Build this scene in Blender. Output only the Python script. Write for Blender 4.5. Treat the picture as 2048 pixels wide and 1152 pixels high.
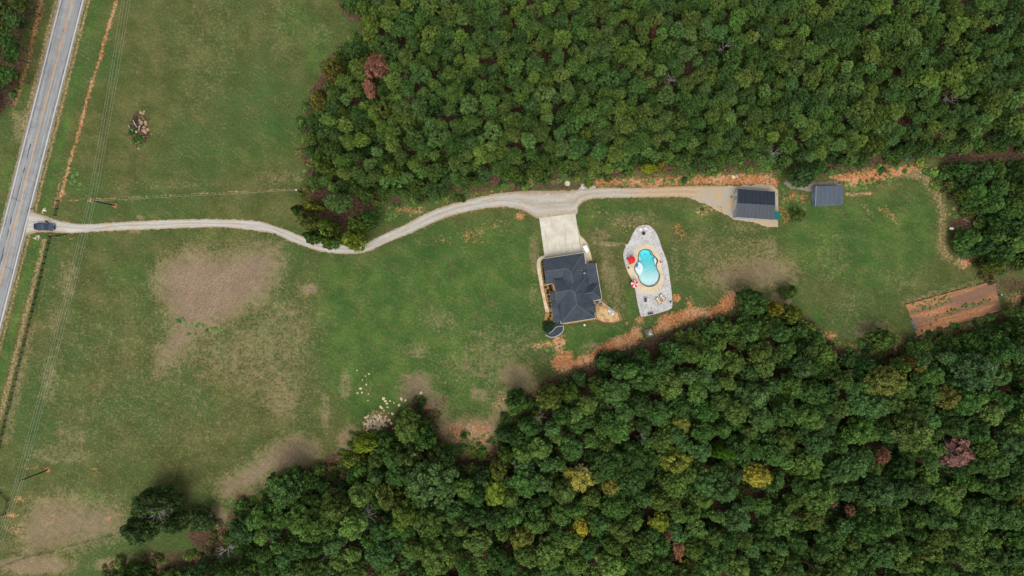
import bpy, math, random
import numpy as np
from mathutils import Vector, Matrix, noise as mnoise

PI = math.pi
R = math.radians
SC = bpy.context.scene
COL = SC.collection
for o in list(bpy.data.objects):
    bpy.data.objects.remove(o)

# ------------------------------------------------------------------ camera, sky, sun
CAM_H = 195.0            # drone height in metres, looking straight down
S = 7.0                  # photograph pixels per metre on the ground
cam_d = bpy.data.cameras.new('camera')
cam_d.lens = 24.0; cam_d.sensor_width = 36.0
cam_d.clip_start = 1.0; cam_d.clip_end = 4000.0
cam = bpy.data.objects.new('camera', cam_d); COL.objects.link(cam)
cam.location = (0, 0, CAM_H); cam.rotation_euler = (0, 0, 0)
SC.camera = cam

SUN_EL, SUN_AZ = 66.0, 186.0          # soft light from the bottom edge of the picture
wd = bpy.data.worlds.new('World'); SC.world = wd; wd.use_nodes = True
wn = wd.node_tree
bg = wn.nodes['Background']
sky = wn.nodes.new('ShaderNodeTexSky'); sky.sky_type = 'NISHITA'
sky.sun_disc = False; sky.sun_elevation = R(SUN_EL); sky.sun_rotation = R(SUN_AZ)
sky.air_density = 0.9; sky.dust_density = 4.5; sky.ozone_density = 0.6
hsv = wn.nodes.new('ShaderNodeHueSaturation'); hsv.inputs['Saturation'].default_value = 0.4     # thin overcast: greyer than a clear sky
wn.links.new(sky.outputs[0], hsv.inputs['Color']); wn.links.new(hsv.outputs[0], bg.inputs[0]); bg.inputs[1].default_value = 0.15
sun_d = bpy.data.lights.new('sun', 'SUN'); sun_d.energy = 1.2; sun_d.angle = R(40)
sun_d.color = (1.0, 0.95, 0.87)
sun = bpy.data.objects.new('sun', sun_d); COL.objects.link(sun)
_d = Vector((math.sin(R(SUN_AZ)) * math.cos(R(SUN_EL)), math.cos(R(SUN_AZ)) * math.cos(R(SUN_EL)), math.sin(R(SUN_EL))))
sun.rotation_euler = _d.to_track_quat('Z', 'Y').to_euler()
sun.location = _d * 300
vs = SC.view_settings
vs.view_transform = 'Standard'; vs.look = 'None'; vs.exposure = 0.02; vs.gamma = 1.0; vs.use_curve_mapping = False
SC.cycles.max_bounces = 6; SC.cycles.transparent_max_bounces = 12; SC.cycles.volume_bounces = 0

# ------------------------------------------------------------------ helpers
def W(px, py, z=0.0):
    """ground plan: survey point read off the photograph (2048 wide) at height z -> metres"""
    k = (CAM_H - z) / CAM_H / S
    return ((px - 1024) * k, (576 - py) * k, z)

def Wl(pts, z=0.0):
    return [W(x, y, z) for x, y in pts]

class MB:
    def __init__(s): s.v = []; s.f = []; s.m = []
    def face(s, pts, mi=0):
        n = len(s.v); s.v += [tuple(p) for p in pts]; s.f.append(tuple(range(n, n + len(pts)))); s.m.append(mi)
    def add(s, vs_, fs, mi=0):
        n = len(s.v); s.v += [tuple(p) for p in vs_]
        for f in fs: s.f.append(tuple(i + n for i in f)); s.m.append(mi)
    def box(s, c, size, rz=0.0, mi=0, taper=1.0, rot=None):
        hx, hy, hz = size[0] / 2, size[1] / 2, size[2] / 2
        M = rot.to_matrix() if rot is not None else Matrix.Rotation(rz, 3, 'Z')
        vs_ = []
        for z in (-1, 1):
            t = taper if z > 0 else 1.0
            for x, y in ((-1, -1), (1, -1), (1, 1), (-1, 1)):
                p = M @ Vector((x * hx * t, y * hy * t, z * hz)); vs_.append((p.x + c[0], p.y + c[1], p.z + c[2]))
        s.add(vs_, [(3, 2, 1, 0), (4, 5, 6, 7), (0, 1, 5, 4), (1, 2, 6, 5), (2, 3, 7, 6), (3, 0, 4, 7)], mi)
    def tube(s, pts, rad, n=6, mi=0, cap=True):
        pts = [Vector(p) for p in pts]
        rr = rad if isinstance(rad, (list, tuple)) else [rad] * len(pts)
        base = len(s.v); ref = None
        for i, p in enumerate(pts):
            d = (pts[min(i + 1, len(pts) - 1)] - pts[max(i - 1, 0)])
            d = d.normalized() if d.length > 1e-9 else Vector((0, 0, 1))
            if ref is None: ref = Vector((1, 0, 0)) if abs(d.x) < 0.9 else Vector((0, 1, 0))
            a = (ref - d * ref.dot(d)).normalized(); b = d.cross(a); ref = a
            for k in range(n):
                t = 2 * PI * k / n; q = p + (a * math.cos(t) + b * math.sin(t)) * rr[i]; s.v.append(tuple(q))
        for i in range(len(pts) - 1):
            for k in range(n):
                a0 = base + i * n + k; b0 = base + i * n + (k + 1) % n
                s.f.append((a0, b0, b0 + n, a0 + n)); s.m.append(mi)
        if cap:
            s.f.append(tuple(base + k for k in reversed(range(n)))); s.m.append(mi)
            e = base + (len(pts) - 1) * n
            s.f.append(tuple(e + k for k in range(n))); s.m.append(mi)
    def lathe(s, prof, c=(0, 0, 0), n=20, mi=0):
        base = len(s.v)
        for r, z in prof:
            for k in range(n):
                t = 2 * PI * k / n; s.v.append((c[0] + r * math.cos(t), c[1] + r * math.sin(t), c[2] + z))
        for i in range(len(prof) - 1):
            for k in range(n):
                a = base + i * n + k; b = base + i * n + (k + 1) % n
                s.f.append((a, b, b + n, a + n)); s.m.append(mi)
    def prism(s, poly, z0, z1, mi=0, bottom=True):
        n = len(poly); base = len(s.v)
        s.v += [(p[0], p[1], z0) for p in poly] + [(p[0], p[1], z1) for p in poly]
        s.f.append(tuple(base + n + i for i in range(n))); s.m.append(mi)
        if bottom: s.f.append(tuple(base + i for i in reversed(range(n)))); s.m.append(mi)
        for i in range(n):
            j = (i + 1) % n
            s.f.append((base + i, base + j, base + n + j, base + n + i)); s.m.append(mi)
    def blob(s, c, r, seed=0, sub=1, rough=0.25, mi=0, flat=1.0):
        vs_, fs = ico(sub); out = []
        for v in vs_:
            q = 1 + rough * mnoise.noise(Vector(v) * 1.7 + Vector((seed * 7.3, seed * 3.1, seed)))
            rr = r if isinstance(r, (int, float)) else 1
            sx, sy, sz = (rr, rr, rr * flat) if isinstance(r, (int, float)) else r
            out.append((c[0] + v[0] * q * sx, c[1] + v[1] * q * sy, c[2] + v[2] * q * sz))
        s.add(out, fs, mi)
    def mesh(s, name, mats, smooth=False):
        me = bpy.data.meshes.new(name); me.from_pydata(s.v, [], s.f)
        for m in (mats if isinstance(mats, (list, tuple)) else [mats]): me.materials.append(m)
        if any(s.m): me.polygons.foreach_set('material_index', s.m)
        if smooth: me.polygons.foreach_set('use_smooth', [True] * len(me.polygons))
        me.update(); return me
    def build(s, name, mats, parent=None, loc=(0, 0, 0), smooth=False, rz=0.0):
        return link(name, s.mesh(name, mats, smooth), parent, loc, rz)

_ico = {}
def ico(sub):
    if sub in _ico: return _ico[sub]
    t = (1 + 5 ** .5) / 2
    v = [Vector(p).normalized() for p in ((-1, t, 0), (1, t, 0), (-1, -t, 0), (1, -t, 0), (0, -1, t), (0, 1, t), (0, -1, -t), (0, 1, -t), (t, 0, -1), (t, 0, 1), (-t, 0, -1), (-t, 0, 1))]
    f = [(0, 11, 5), (0, 5, 1), (0, 1, 7), (0, 7, 10), (0, 10, 11), (1, 5, 9), (5, 11, 4), (11, 10, 2), (10, 7, 6), (7, 1, 8), (3, 9, 4), (3, 4, 2), (3, 2, 6), (3, 6, 8), (3, 8, 9), (4, 9, 5), (2, 4, 11), (6, 2, 10), (8, 6, 7), (9, 8, 1)]
    for _ in range(sub):
        cache = {}; nf = []
        def mid(a, b):
            k = (min(a, b), max(a, b))
            if k not in cache: v.append(((v[a] + v[b]) / 2).normalized()); cache[k] = len(v) - 1
            return cache[k]
        for a, b, c in f:
            x, y, z = mid(a, b), mid(b, c), mid(c, a); nf += [(a, x, z), (b, y, x), (c, z, y), (x, y, z)]
        f = nf
    _ico[sub] = ([tuple(p) for p in v], f); return _ico[sub]

def link(name, data, parent=None, loc=(0, 0, 0), rz=0.0):
    o = bpy.data.objects.new(name, data); COL.objects.link(o)
    o.location = loc; o.rotation_euler = (0, 0, rz)
    if parent is not None: o.parent = parent
    return o
def tag(o, label, cat, group=None):
    o['label'] = label; o['category'] = cat
    if group: o['group'] = group
    return o
def thing(name, label, cat, loc=(0, 0, 0), rz=0.0, group=None):
    o = link(name, None, None, loc, rz); o.empty_display_size = 0.3
    return tag(o, label, cat, group)
def struct(o): o['kind'] = 'structure'; return o
def stuff(o): o['kind'] = 'stuff'; return o

def catmull(pts, n=6, closed=True):
    P = [np.array(p, float) for p in pts]; out = []; m = len(P)
    for i in range(m if closed else m - 1):
        p0 = P[(i - 1) % m] if closed or i > 0 else P[i]; p1 = P[i]; p2 = P[(i + 1) % m]
        p3 = P[(i + 2) % m] if closed or i + 2 < m else p2
        for k in range(n):
            t = k / n
            out.append(0.5 * ((2 * p1) + (-p0 + p2) * t + (2 * p0 - 5 * p1 + 4 * p2 - p3) * t * t + (-p0 + 3 * p1 - 3 * p2 + p3) * t ** 3))
    if not closed: out.append(P[-1])
    return [tuple(p) for p in out]
def resample(pts, n):
    P = np.array(pts, float); d = np.r_[0, np.cumsum(np.hypot(*np.diff(P, axis=0).T))]
    t = np.linspace(0, d[-1], n); return np.c_[np.interp(t, d, P[:, 0]), np.interp(t, d, P[:, 1])]
def rough_edge(pts, step, amp, scale, seed=0):
    """closed outline in metres, resampled and pushed about by noise"""
    P = [tuple(p[:2]) for p in pts]; P = P + [P[0]]
    L = sum(math.dist(P[i], P[i + 1]) for i in range(len(P) - 1))
    Q = resample(P, max(8, int(L / step)))[:-1]; out = []
    for i, q in enumerate(Q):
        a = Q[i - 1]; b = Q[(i + 1) % len(Q)]; t = np.array((b[0] - a[0], b[1] - a[1])); t /= max(1e-6, np.hypot(*t))
        k = mnoise.noise(Vector((q[0] * scale, q[1] * scale, seed))) + 0.5 * mnoise.noise(Vector((q[0] * scale * 3, q[1] * scale * 3, seed + 5)))
        out.append((q[0] + t[1] * k * amp, q[1] - t[0] * k * amp))
    return out
def in_poly(poly, x, y):
    P = np.array(poly, float); x = np.asarray(x, float); y = np.asarray(y, float); r = np.zeros(x.shape, bool); j = len(P) - 1
    for i in range(len(P)):
        xi, yi = P[i]; xj, yj = P[j]
        if yi != yj: r ^= ((yi > y) != (yj > y)) & (x < (xj - xi) * (y - yi) / (yj - yi) + xi)
        j = i
    return r
def seg_dist(pts, x, y, closed=False):
    P = list(pts) + ([pts[0]] if closed else []); d = np.full(x.shape, 1e9)
    for (ax, ay), (bx, by) in zip(P[:-1], P[1:]):
        vx, vy = bx - ax, by - ay; L = vx * vx + vy * vy + 1e-9
        t = np.clip(((x - ax) * vx + (y - ay) * vy) / L, 0, 1)
        d = np.minimum(d, (x - ax - t * vx) ** 2 + (y - ay - t * vy) ** 2)
    return np.sqrt(d)
def sdf(poly, x, y):
    d = seg_dist(poly, x, y, True); return np.where(in_poly(poly, x, y), -d, d)

# ------------------------------------------------------------------ node helpers
class NT:
    def __init__(s, name):
        s.mat = bpy.data.materials.new(name); s.mat.use_nodes = True; s.t = s.mat.node_tree
        s.b = s.t.nodes['Principled BSDF']; s.out = s.t.nodes['Material Output']
    def n(s, typ, **kw):
        o = s.t.nodes.new(typ)
        for k, v in kw.items(): setattr(o, k, v)
        return o
    def put(s, sock, v):
        if isinstance(v, bpy.types.NodeSocket): s.t.links.new(v, sock)
        elif isinstance(v, (tuple, list)) and len(v) == 3 and len(sock.default_value) == 4: sock.default_value = (*v, 1)
        else: sock.default_value = v
    def coord(s, kind='Object'): return s.n('ShaderNodeTexCoord').outputs[kind]
    def mapping(s, v, scale=(1, 1, 1), rot=(0, 0, 0)):
        m = s.n('ShaderNodeMapping'); s.put(m.inputs[0], v); m.inputs['Scale'].default_value = scale; m.inputs['Rotation'].default_value = rot
        return m.outputs[0]
    def noise(s, vec, scale, detail=3, rough=0.55, dist=0.0):
        o = s.n('ShaderNodeTexNoise'); s.put(o.inputs['Vector'], vec); o.inputs['Scale'].default_value = scale
        o.inputs['Detail'].default_value = detail; o.inputs['Roughness'].default_value = rough; o.inputs['Distortion'].default_value = dist
        return o.outputs[0]
    def voro(s, vec, scale, out=0, feature='F1'):
        o = s.n('ShaderNodeTexVoronoi', feature=feature); s.put(o.inputs['Vector'], vec); o.inputs['Scale'].default_value = scale
        return o.outputs[out]
    def math(s, op, a, b=0.0, c=0.0, clamp=False):
        o = s.n('ShaderNodeMath', operation=op, use_clamp=clamp); s.put(o.inputs[0], a); s.put(o.inputs[1], b); s.put(o.inputs[2], c); return o.outputs[0]
    def ramp(s, v, lo, hi, a=0.0, b=1.0):
        o = s.n('ShaderNodeMapRange', interpolation_type='SMOOTHSTEP'); s.put(o.inputs[0], v)
        for i, q in enumerate((lo, hi, a, b)): s.put(o.inputs[i + 1], q)
        return o.outputs[0]
    def mix(s, f, a, b, mode='MIX'):
        o = s.n('ShaderNodeMix', data_type='RGBA', blend_type=mode); s.put(o.inputs[0], f); s.put(o.inputs[6], a); s.put(o.inputs[7], b); return o.outputs[2]
    def gain(s, c, f):
        """colour times a number"""
        o = s.n('ShaderNodeVectorMath', operation='SCALE'); s.put(o.inputs[0], c); s.put(o.inputs['Scale'], f); return o.outputs[0]
    def sep(s, c):
        o = s.n('ShaderNodeSeparateColor'); s.put(o.inputs[0], c); return o.outputs
    def attr(s, name, out='Color', typ='GEOMETRY'):
        o = s.n('ShaderNodeAttribute', attribute_name=name, attribute_type=typ); return o.outputs[out]
    def bump(s, h, strength=0.3, dist=0.1):
        o = s.n('ShaderNodeBump'); s.put(o.inputs['Height'], h); o.inputs['Strength'].default_value = strength; o.inputs['Distance'].default_value = dist
        s.t.links.new(o.outputs[0], s.b.inputs['Normal'])
    def done(s, color, rough=0.9, spec=0.2, metal=0.0):
        s.put(s.b.inputs['Base Color'], color); s.put(s.b.inputs['Roughness'], rough)
        s.b.inputs['Specular IOR Level'].default_value = spec; s.b.inputs['Metallic'].default_value = metal
        return s.mat

def srgb(r, g, b):
    f = lambda c: (c / 255 / 12.92) if c / 255 <= 0.04045 else ((c / 255 + 0.055) / 1.055) ** 2.4
    return (f(r), f(g), f(b))
MATS = {}
def plain(name, col, rough=0.7, spec=0.3, metal=0.0, var=0.25, scale=3.0):
    """weathered one-colour surface"""
    if name in MATS: return MATS[name]
    t = NT(name); v = t.coord(); n = t.noise(v, scale, 4); n2 = t.noise(v, scale * 9, 2)
    k = t.math('ADD', t.ramp(n, 0.25, 0.75, 1 - var, 1 + var * 0.6), t.math('MULTIPLY', t.math('SUBTRACT', n2, 0.5), var))
    MATS[name] = t.done(t.gain(col, k), rough, spec, metal); return MATS[name]

# ------------------------------------------------------------------ outlines surveyed from the photograph (2048 x 1152 points)
NORTH_WOOD = [(660, -60), (676, 0), (684, 20), (697, 40), (722, 47), (721, 70), (692, 100), (667, 120), (647, 140), (627, 175), (612, 205), (604, 275), (607, 320), (612, 350), (612, 383), (640, 395), (700, 395), (749, 409), (787, 403), (834, 406), (867, 401), (894, 396), (912, 383), (962, 382), (987, 371), (1024, 368), (1049, 366), (1084, 361), (1099, 366), (1116, 354), (1151, 358), (1184, 360), (1199, 356), (1236, 353), (1274, 343), (1306, 341), (1349, 343), (1399, 343), (1436, 341), (1499, 331), (1551, 330), (1598, 352), (1646, 353), (1661, 343), (1711, 343), (1761, 328), (1811, 323), (1861, 322), (1875, 312), (2048, 306), (2130, 300), (2130, -60)]
EAST_WOOD = [(1871, 338), (1886, 370), (1911, 395), (1916, 425), (1930, 436), (1950, 440), (1950, 452), (1925, 455), (1903, 463), (1906, 500), (1926, 518), (1956, 528), (1973, 548), (2006, 548), (2048, 538), (2130, 530), (2130, 318), (1985, 322), (1900, 318)]
SOUTH_WOOD = [(2130, 560), (2048, 593), (2028, 614), (2020, 628), (1997, 635), (1980, 645), (1936, 657), (1905, 664), (1837, 673), (1815, 681), (1806, 690), (1798, 706), (1748, 713), (1731, 711), (1686, 698), (1656, 683), (1646, 661), (1623, 641), (1606, 628), (1561, 615), (1536, 606), (1531, 606), (1514, 583), (1489, 586), (1471, 601), (1484, 621), (1449, 633), (1399, 638), (1359, 660), (1311, 670), (1304, 685), (1274, 695), (1249, 702), (1224, 698), (1204, 700), (1184, 726), (1141, 746), (1119, 753), (1086, 763), (1066, 785), (1030, 775), (1012, 790), (1018, 820), (1000, 850), (985, 880), (980, 910), (942, 918), (912, 916), (905, 890), (882, 889), (877, 853), (857, 828), (837, 806), (807, 813), (782, 838), (770, 862), (719, 866), (707, 901), (682, 921), (687, 941), (667, 961), (654, 956), (654, 931), (637, 928), (612, 936), (574, 938), (544, 953), (537, 981), (512, 1004), (475, 986), (470, 1014), (442, 1059), (450, 1089), (482, 1105), (470, 1125), (430, 1120), (400, 1101), (357, 1132), (300, 1132), (262, 1126), (207, 1139), (190, 1210), (2130, 1210)]
WEST_WOOD = [(-60, -60), (70, -60), (70, 5), (66, 25), (45, 45), (32, 75), (45, 105), (32, 130), (28, 165), (8, 178), (13, 210), (5, 228), (-60, 240)]
DRIVE_N = [(60, 421), (75, 427), (94, 433), (109, 438.6), (133, 444), (166, 448), (219, 445.6), (266, 442.5), (350, 439), (425, 438), (510, 441), (537, 448), (574, 460), (607, 473), (650, 484), (690, 489), (732, 485), (762, 470.5), (812, 448), (849, 428), (887, 413), (937, 399), (987, 388), (1024, 384), (1061, 382), (1136, 381), (1199, 375.5), (1274, 375.5), (1349, 373), (1424, 371), (1478, 374)]
DRIVE_S = [(50, 472), (75, 465), (109, 465), (141, 467), (166, 465), (219, 462), (275, 460), (375, 456), (450, 455), (512, 462), (549, 468), (587, 485), (624, 498), (652, 505), (700, 508), (737, 503), (774, 485.5), (824, 465.5), (862, 448), (900, 433), (950, 420.5), (1000, 414), (1030, 417), (1048, 422), (1063, 430), (1079, 438), (1115, 434), (1152, 429.5), (1156, 414), (1166, 404), (1186, 398), (1224, 396), (1274, 395.5), (1349, 394), (1386, 397), (1440, 400), (1478, 401)]
PATIO = [(1220 + x / 5.486, 440 + y / 5.486) for x, y in [(330, 65), (380, 55), (430, 62), (470, 95), (510, 150), (540, 220), (565, 300), (600, 390), (625, 460), (640, 540), (655, 650), (668, 740), (680, 850), (683, 900), (682, 940), (668, 972), (600, 1000), (500, 1030), (420, 1047), (347, 1061), (330, 1030), (310, 950), (290, 850), (277, 765), (258, 720), (240, 660), (215, 610), (190, 560), (170, 500), (150, 420), (147, 370), (160, 320), (190, 270), (220, 220), (250, 150), (290, 90)]]
DECK = [(1220 + x / 5.486, 440 + y / 5.486) for x, y in [(385, 265), (440, 272), (480, 300), (510, 350), (540, 390), (560, 450), (565, 520), (580, 590), (585, 650), (570, 720), (530, 780), (480, 808), (420, 812), (350, 795), (290, 760), (255, 715), (240, 650), (205, 600), (187, 550), (195, 490), (215, 450), (240, 400), (260, 350), (290, 310), (330, 275)]]
POOL = [(1220 + x / 5.486, 440 + y / 5.486) for x, y in [(385, 323), (420, 328), (450, 348), (470, 385), (495, 410), (515, 430), (522, 455), (505, 500), (515, 540), (535, 580), (542, 620), (527, 670), (490, 712), (440, 728), (390, 722), (345, 692), (320, 650), (308, 605), (280, 570), (271, 530), (280, 490), (305, 460), (310, 420), (315, 370), (340, 338)]]
POOL_C = W(1220 + 408 / 5.486, 440 + 545 / 5.486)
def polar(poly, n=360, smooth=True):
    """radius of a star-shaped outline round the pool centre, at n even angles (metres)"""
    P = [W(x, y) for x, y in (catmull(poly, 6) if smooth else poly)]
    P = np.array([(p[0] - POOL_C[0], p[1] - POOL_C[1]) for p in P]); a = np.unwrap(np.arctan2(P[:, 1], P[:, 0])); r = np.hypot(P[:, 0], P[:, 1])
    if a[-1] < a[0]: a = a[::-1]; r = r[::-1]
    a = np.r_[a - 2 * PI, a, a + 2 * PI]; r = np.r_[r, r, r]; i = np.argsort(a)
    return np.interp(np.linspace(0, 2 * PI, n, endpoint=False), a[i], r[i])
R_PATIO, R_POOL = polar(PATIO), polar(POOL)
R_DECK = np.minimum(polar(DECK), R_PATIO - 0.03)
def road_x(py): return 144 - 0.2545 * py

# ------------------------------------------------------------------ ground
def make_ground():
    step = 0.5
    xi = np.arange(-168, 168.01, step); yi = np.arange(-100, 100.01, step)
    far = np.array([185, 230, 320, 520, 900, 1500.0])
    xs = np.r_[-far[::-1], xi, far]; ys = np.r_[-far[::-1], yi, far]
    X, Y = np.meshgrid(xs, ys); nx, ny = len(xs), len(ys)
    x = X.ravel(); y = Y.ravel(); px = x * S + 1024; py = 576 - y * S
    soft = lambda d, w: np.clip(0.5 - d / (2 * w), 0, 1)
    poly = lambda p, w: soft(sdf(p, px, py), w)
    line = lambda p, hw, w: soft(seg_dist(p, px, py) - hw, w)
    ell = lambda cx, cy, a, b, w=1.0, rot=0.0: np.clip(1.7 - 1.5 * np.hypot(((px - cx) * math.cos(rot) + (py - cy) * math.sin(rot)) / a, (-(px - cx) * math.sin(rot) + (py - cy) * math.cos(rot)) / b), 0, 1) * w
    mx = lambda *a: np.maximum.reduce(a)
    wood = mx(*[soft(sdf(w, px, py), 16) for w in (NORTH_WOOD, EAST_WOOD, SOUTH_WOOD, WEST_WOOD)])
    u = (px - (road_x(py))) * 0.969                       # distance right of the road's centre line
    # --- bare clay
    trench = [(234, -40), (234, 0), (226, 27), (212, 72), (200, 120), (187, 155), (175, 197), (162, 250), (152, 285), (147, 300), (135, 343), (127, 375), (119, 398)]
    clay = mx(
        line(trench, 3.0, 5) * 1.15,
        line([(125, 338), (118, 370), (111, 404)], 1.2, 5) * 0.9, line([(128, 385), (118, 398), (112, 412)], 5, 7) * .85,
        poly([(100, -40), (90, 0), (84, 30), (72, 70), (62, 120), (50, 160), (36, 200), (24, 246), (20, 240), (32, 190), (44, 150), (54, 110), (62, 70), (72, 20), (80, -40)], 9) * .95,
        poly([(1184, 374), (1190, 358), (1260, 356), (1320, 352), (1400, 350), (1440, 345), (1500, 345), (1545, 347), (1562, 362), (1555, 380), (1480, 374), (1400, 371), (1300, 375)], 8) * .9,
        line([(1300, 366), (1400, 362), (1470, 372)], 4, 9) * .7,
        poly([(1652, 352), (1700, 345), (1760, 335), (1810, 330), (1850, 334), (1800, 352), (1750, 366), (1700, 378), (1688, 374)], 9) * 1.05, line([(1790, 345), (1862, 338), (1872, 380)], 5, 11) * .6,
        line([(1692, 389), (1742, 387)], 3.5, 4) * .9, line([(1690, 376), (1800, 370)], 3, 8) * .7,
        poly([(1556, 392), (1590, 378), (1620, 395), (1604, 410), (1580, 412), (1590, 432), (1570, 445), (1558, 430)], 12) * .72,
        poly([(1061, 686), (1091, 683), (1124, 660), (1126, 696), (1146, 706), (1149, 718), (1199, 690), (1224, 675), (1259, 662), (1269, 648), (1281, 651), (1286, 676), (1274, 690), (1236, 704), (1199, 716), (1164, 736), (1129, 747), (1109, 743), (1099, 726), (1109, 708), (1106, 695), (1066, 694)], 9) * .97,
        poly([(1305, 656), (1319, 636), (1329, 626), (1346, 624), (1374, 614), (1371, 593), (1381, 596), (1390, 612), (1414, 616), (1436, 606), (1449, 588), (1474, 578), (1498, 576), (1475, 603), (1452, 630), (1411, 638), (1374, 645), (1336, 664), (1300, 672)], 9),
        ell(1353, 596, 12, 11), ell(1280, 640, 14, 10, .8), ell(1254, 646, 5, 5), ell(1228, 645, 4, 5, .9),
        poly([(765, 412), (800, 413), (858, 416), (845, 430), (800, 427), (780, 420)], 10) * .8,
        line([(880, 408), (905, 396), (985, 383), (1010, 381)], 1.5, 5) * .75,
        poly([(880, 850), (905, 842), (985, 838), (990, 855), (980, 905), (915, 915), (890, 885)], 16) * .68,
        ell(855, 815, 9, 7), ell(940, 870, 35, 25, .7), ell(1930, 528, 18, 14, .7),
        ell(230, 411, 7, 6, 1.2), ell(181, 402, 7, 4), ell(95, 940, 7.5, 6.5, 1.2), ell(225, 397, 5, 3, .9), ell(103, 471, 8, 4), ell(132, 470, 7, 3, .8), ell(143, 478, 4, 3),
        line([(140, 401), (300, 393), (420, 386), (605, 378)], 1.2, 3.2) * .78, ell(605, 380, 18, 5, .9), ell(615, 390, 10, 8, .8),
        ell(40, 1000, 30, 10, .6), ell(25, 1030, 18, 9, .6), ell(218, 1036, 10, 8, .7), ell(55, 935, 34, 8, .45), ell(30, 1055, 30, 24, .42), ell(110, 1040, 34, 16, .42), ell(240, 1028, 10, 7, .6), ell(190, 945, 22, 11, .42),
        line([(1805, 606), (1900, 585), (1985, 560)], 2, 7) * .6, line([(1840, 676), (1920, 658), (2010, 625), (2040, 590)], 6, 12) * .8,
        ell(1790, 690, 30, 25, .65, -.5), line([(1650, 680), (1700, 690), (1740, 705), (1800, 690)], 4, 10) * .72,
        line(DRIVE_N[1:], 1.0, 6) * .7, line(DRIVE_S[1:], 1.2, 6) * .75, ell(1425, 415, 36, 14, .55, .4), ell(1405, 425, 22, 12, .6), ell(1358, 462, 14, 26, .55, -.5), ell(1260, 450, 40, 24, .38), ell(1200, 420, 40, 14, .36), ell(1040, 432, 16, 12, .85), ell(945, 470, 34, 24, .5), ell(880, 478, 30, 16, .42), ell(990, 450, 40, 20, .4),
        ell(1780, 430, 34, 10, .55, .9), ell(1762, 420, 16, 7, .5, .2), ell(1590, 640, 20, 14, .6), ell(1660, 670, 22, 14, .7),
        line([(1098, 628), (1110, 668)], 3, 8) * .9, ell(1122, 690, 10, 20, 1.0))
    # --- dead and cut grass, mauve
    dry = mx(
        poly([(310, 550), (330, 522), (365, 510), (400, 492), (430, 510), (470, 505), (520, 490), (556, 498), (561, 530), (548, 572), (530, 600), (500, 612), (470, 637), (430, 660), (390, 682), (350, 724), (312, 748), (320, 700), (345, 660), (335, 620), (310, 580)], 42) * 1.02,
        poly([(300, 760), (330, 690), (420, 650), (540, 570), (620, 560), (640, 640), (640, 760), (620, 860), (560, 860), (440, 790), (360, 760)], 60) * .44,
        poly([(520, 900), (590, 862), (638, 878), (645, 918), (600, 940), (545, 955), (500, 990), (440, 1005), (430, 965), (480, 935)], 26) * .8,
        poly([(800, 752), (830, 742), (862, 748), (872, 790), (850, 812), (800, 806)], 18) * .78, ell(690, 770, 18, 40, .5), ell(650, 820, 15, 60, .45), ell(620, 578, 20, 14, .9), ell(565, 800, 60, 60, .45),
        poly([(60, 1000), (120, 980), (250, 1010), (260, 1060), (200, 1090), (60, 1120), (20, 1080)], 40) * .75, ell(120, 910, 90, 30, .42), ell(140, 880, 50, 50, .4), ell(70, 1130, 110, 26, .75), ell(260, 1130, 90, 22, .85),
        poly([(1420, 530), (1540, 500), (1600, 530), (1590, 575), (1440, 585), (1400, 560)], 30) * .72, ell(1490, 470, 80, 50, .3), ell(1400, 490, 50, 60, .32), ell(1540, 495, 22, 30, .5), ell(1350, 520, 14, 60, .36), ell(1560, 600, 30, 25, .7),
        poly([(1192, 498), (1222, 495), (1245, 560), (1252, 640), (1236, 640), (1205, 580)], 18) * .5, ell(1212, 540, 14, 50, .5), ell(1232, 600, 16, 34, .45), ell(1200, 470, 30, 24, .45), ell(1220, 488, 40, 6, .7),
        ell(1068, 510, 14, 55, .5), ell(1066, 590, 14, 30, .36), ell(1260, 440, 60, 24, .42), ell(1110, 500, 20, 10, .3), ell(1185, 690, 30, 8, .5),
        poly([(950, 640), (1080, 640), (1100, 700), (1050, 770), (985, 800), (900, 780), (850, 740), (880, 700)], 50) * .4, ell(1030, 750, 50, 32, .72), ell(960, 790, 30, 18, .6), ell(880, 640, 50, 30, .4), ell(830, 700, 40, 26, .42),
        ell(420, 545, 70, 14, .3), ell(135, 560, 30, 60, .42), ell(110, 640, 20, 60, .36), ell(100, 760, 26, 80, .42), ell(280, 435, 14, 8, .6), ell(270, 462, 18, 8, .6),
        line([(60, 660), (10, 880)], 14, 16) * .5, ell(1660, 520, 60, 80, .26), ell(1800, 560, 70, 40, .26), ell(1740, 660, 60, 30, .5), ell(1700, 610, 70, 50, .26), ell(1460, 610, 30, 12, .5),
        ell(420, 100, 90, 200, .22, .3), ell(560, 60, 50, 100, .22), ell(640, 70, 30, 40, .3, .4), ell(560, 355, 80, 22, .34), ell(330, 372, 150, 12, .3),
        ell(40, 250, 22, 50, .5))
    dry = mx(dry, ell(700, 890, 34, 50, .8), poly([(850, 770), (885, 790), (900, 840), (985, 830), (1010, 780), (1050, 745), (1075, 770), (1020, 830), (1000, 900), (900, 920), (870, 860), (840, 810)], 26) * .85, ell(660, 945, 34, 26, .8), ell(430, 1040, 40, 40, .7), poly([(0, 560), (260, 520), (600, 560), (640, 860), (440, 1010), (200, 1000), (0, 950)], 120) * .24, ell(1420, 540, 80, 50, .34), ell(1300, 470, 20, 90, .3), line([(1806, 604), (1900, 578), (1990, 554), (2015, 600)], 3, 10) * .7)
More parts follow.
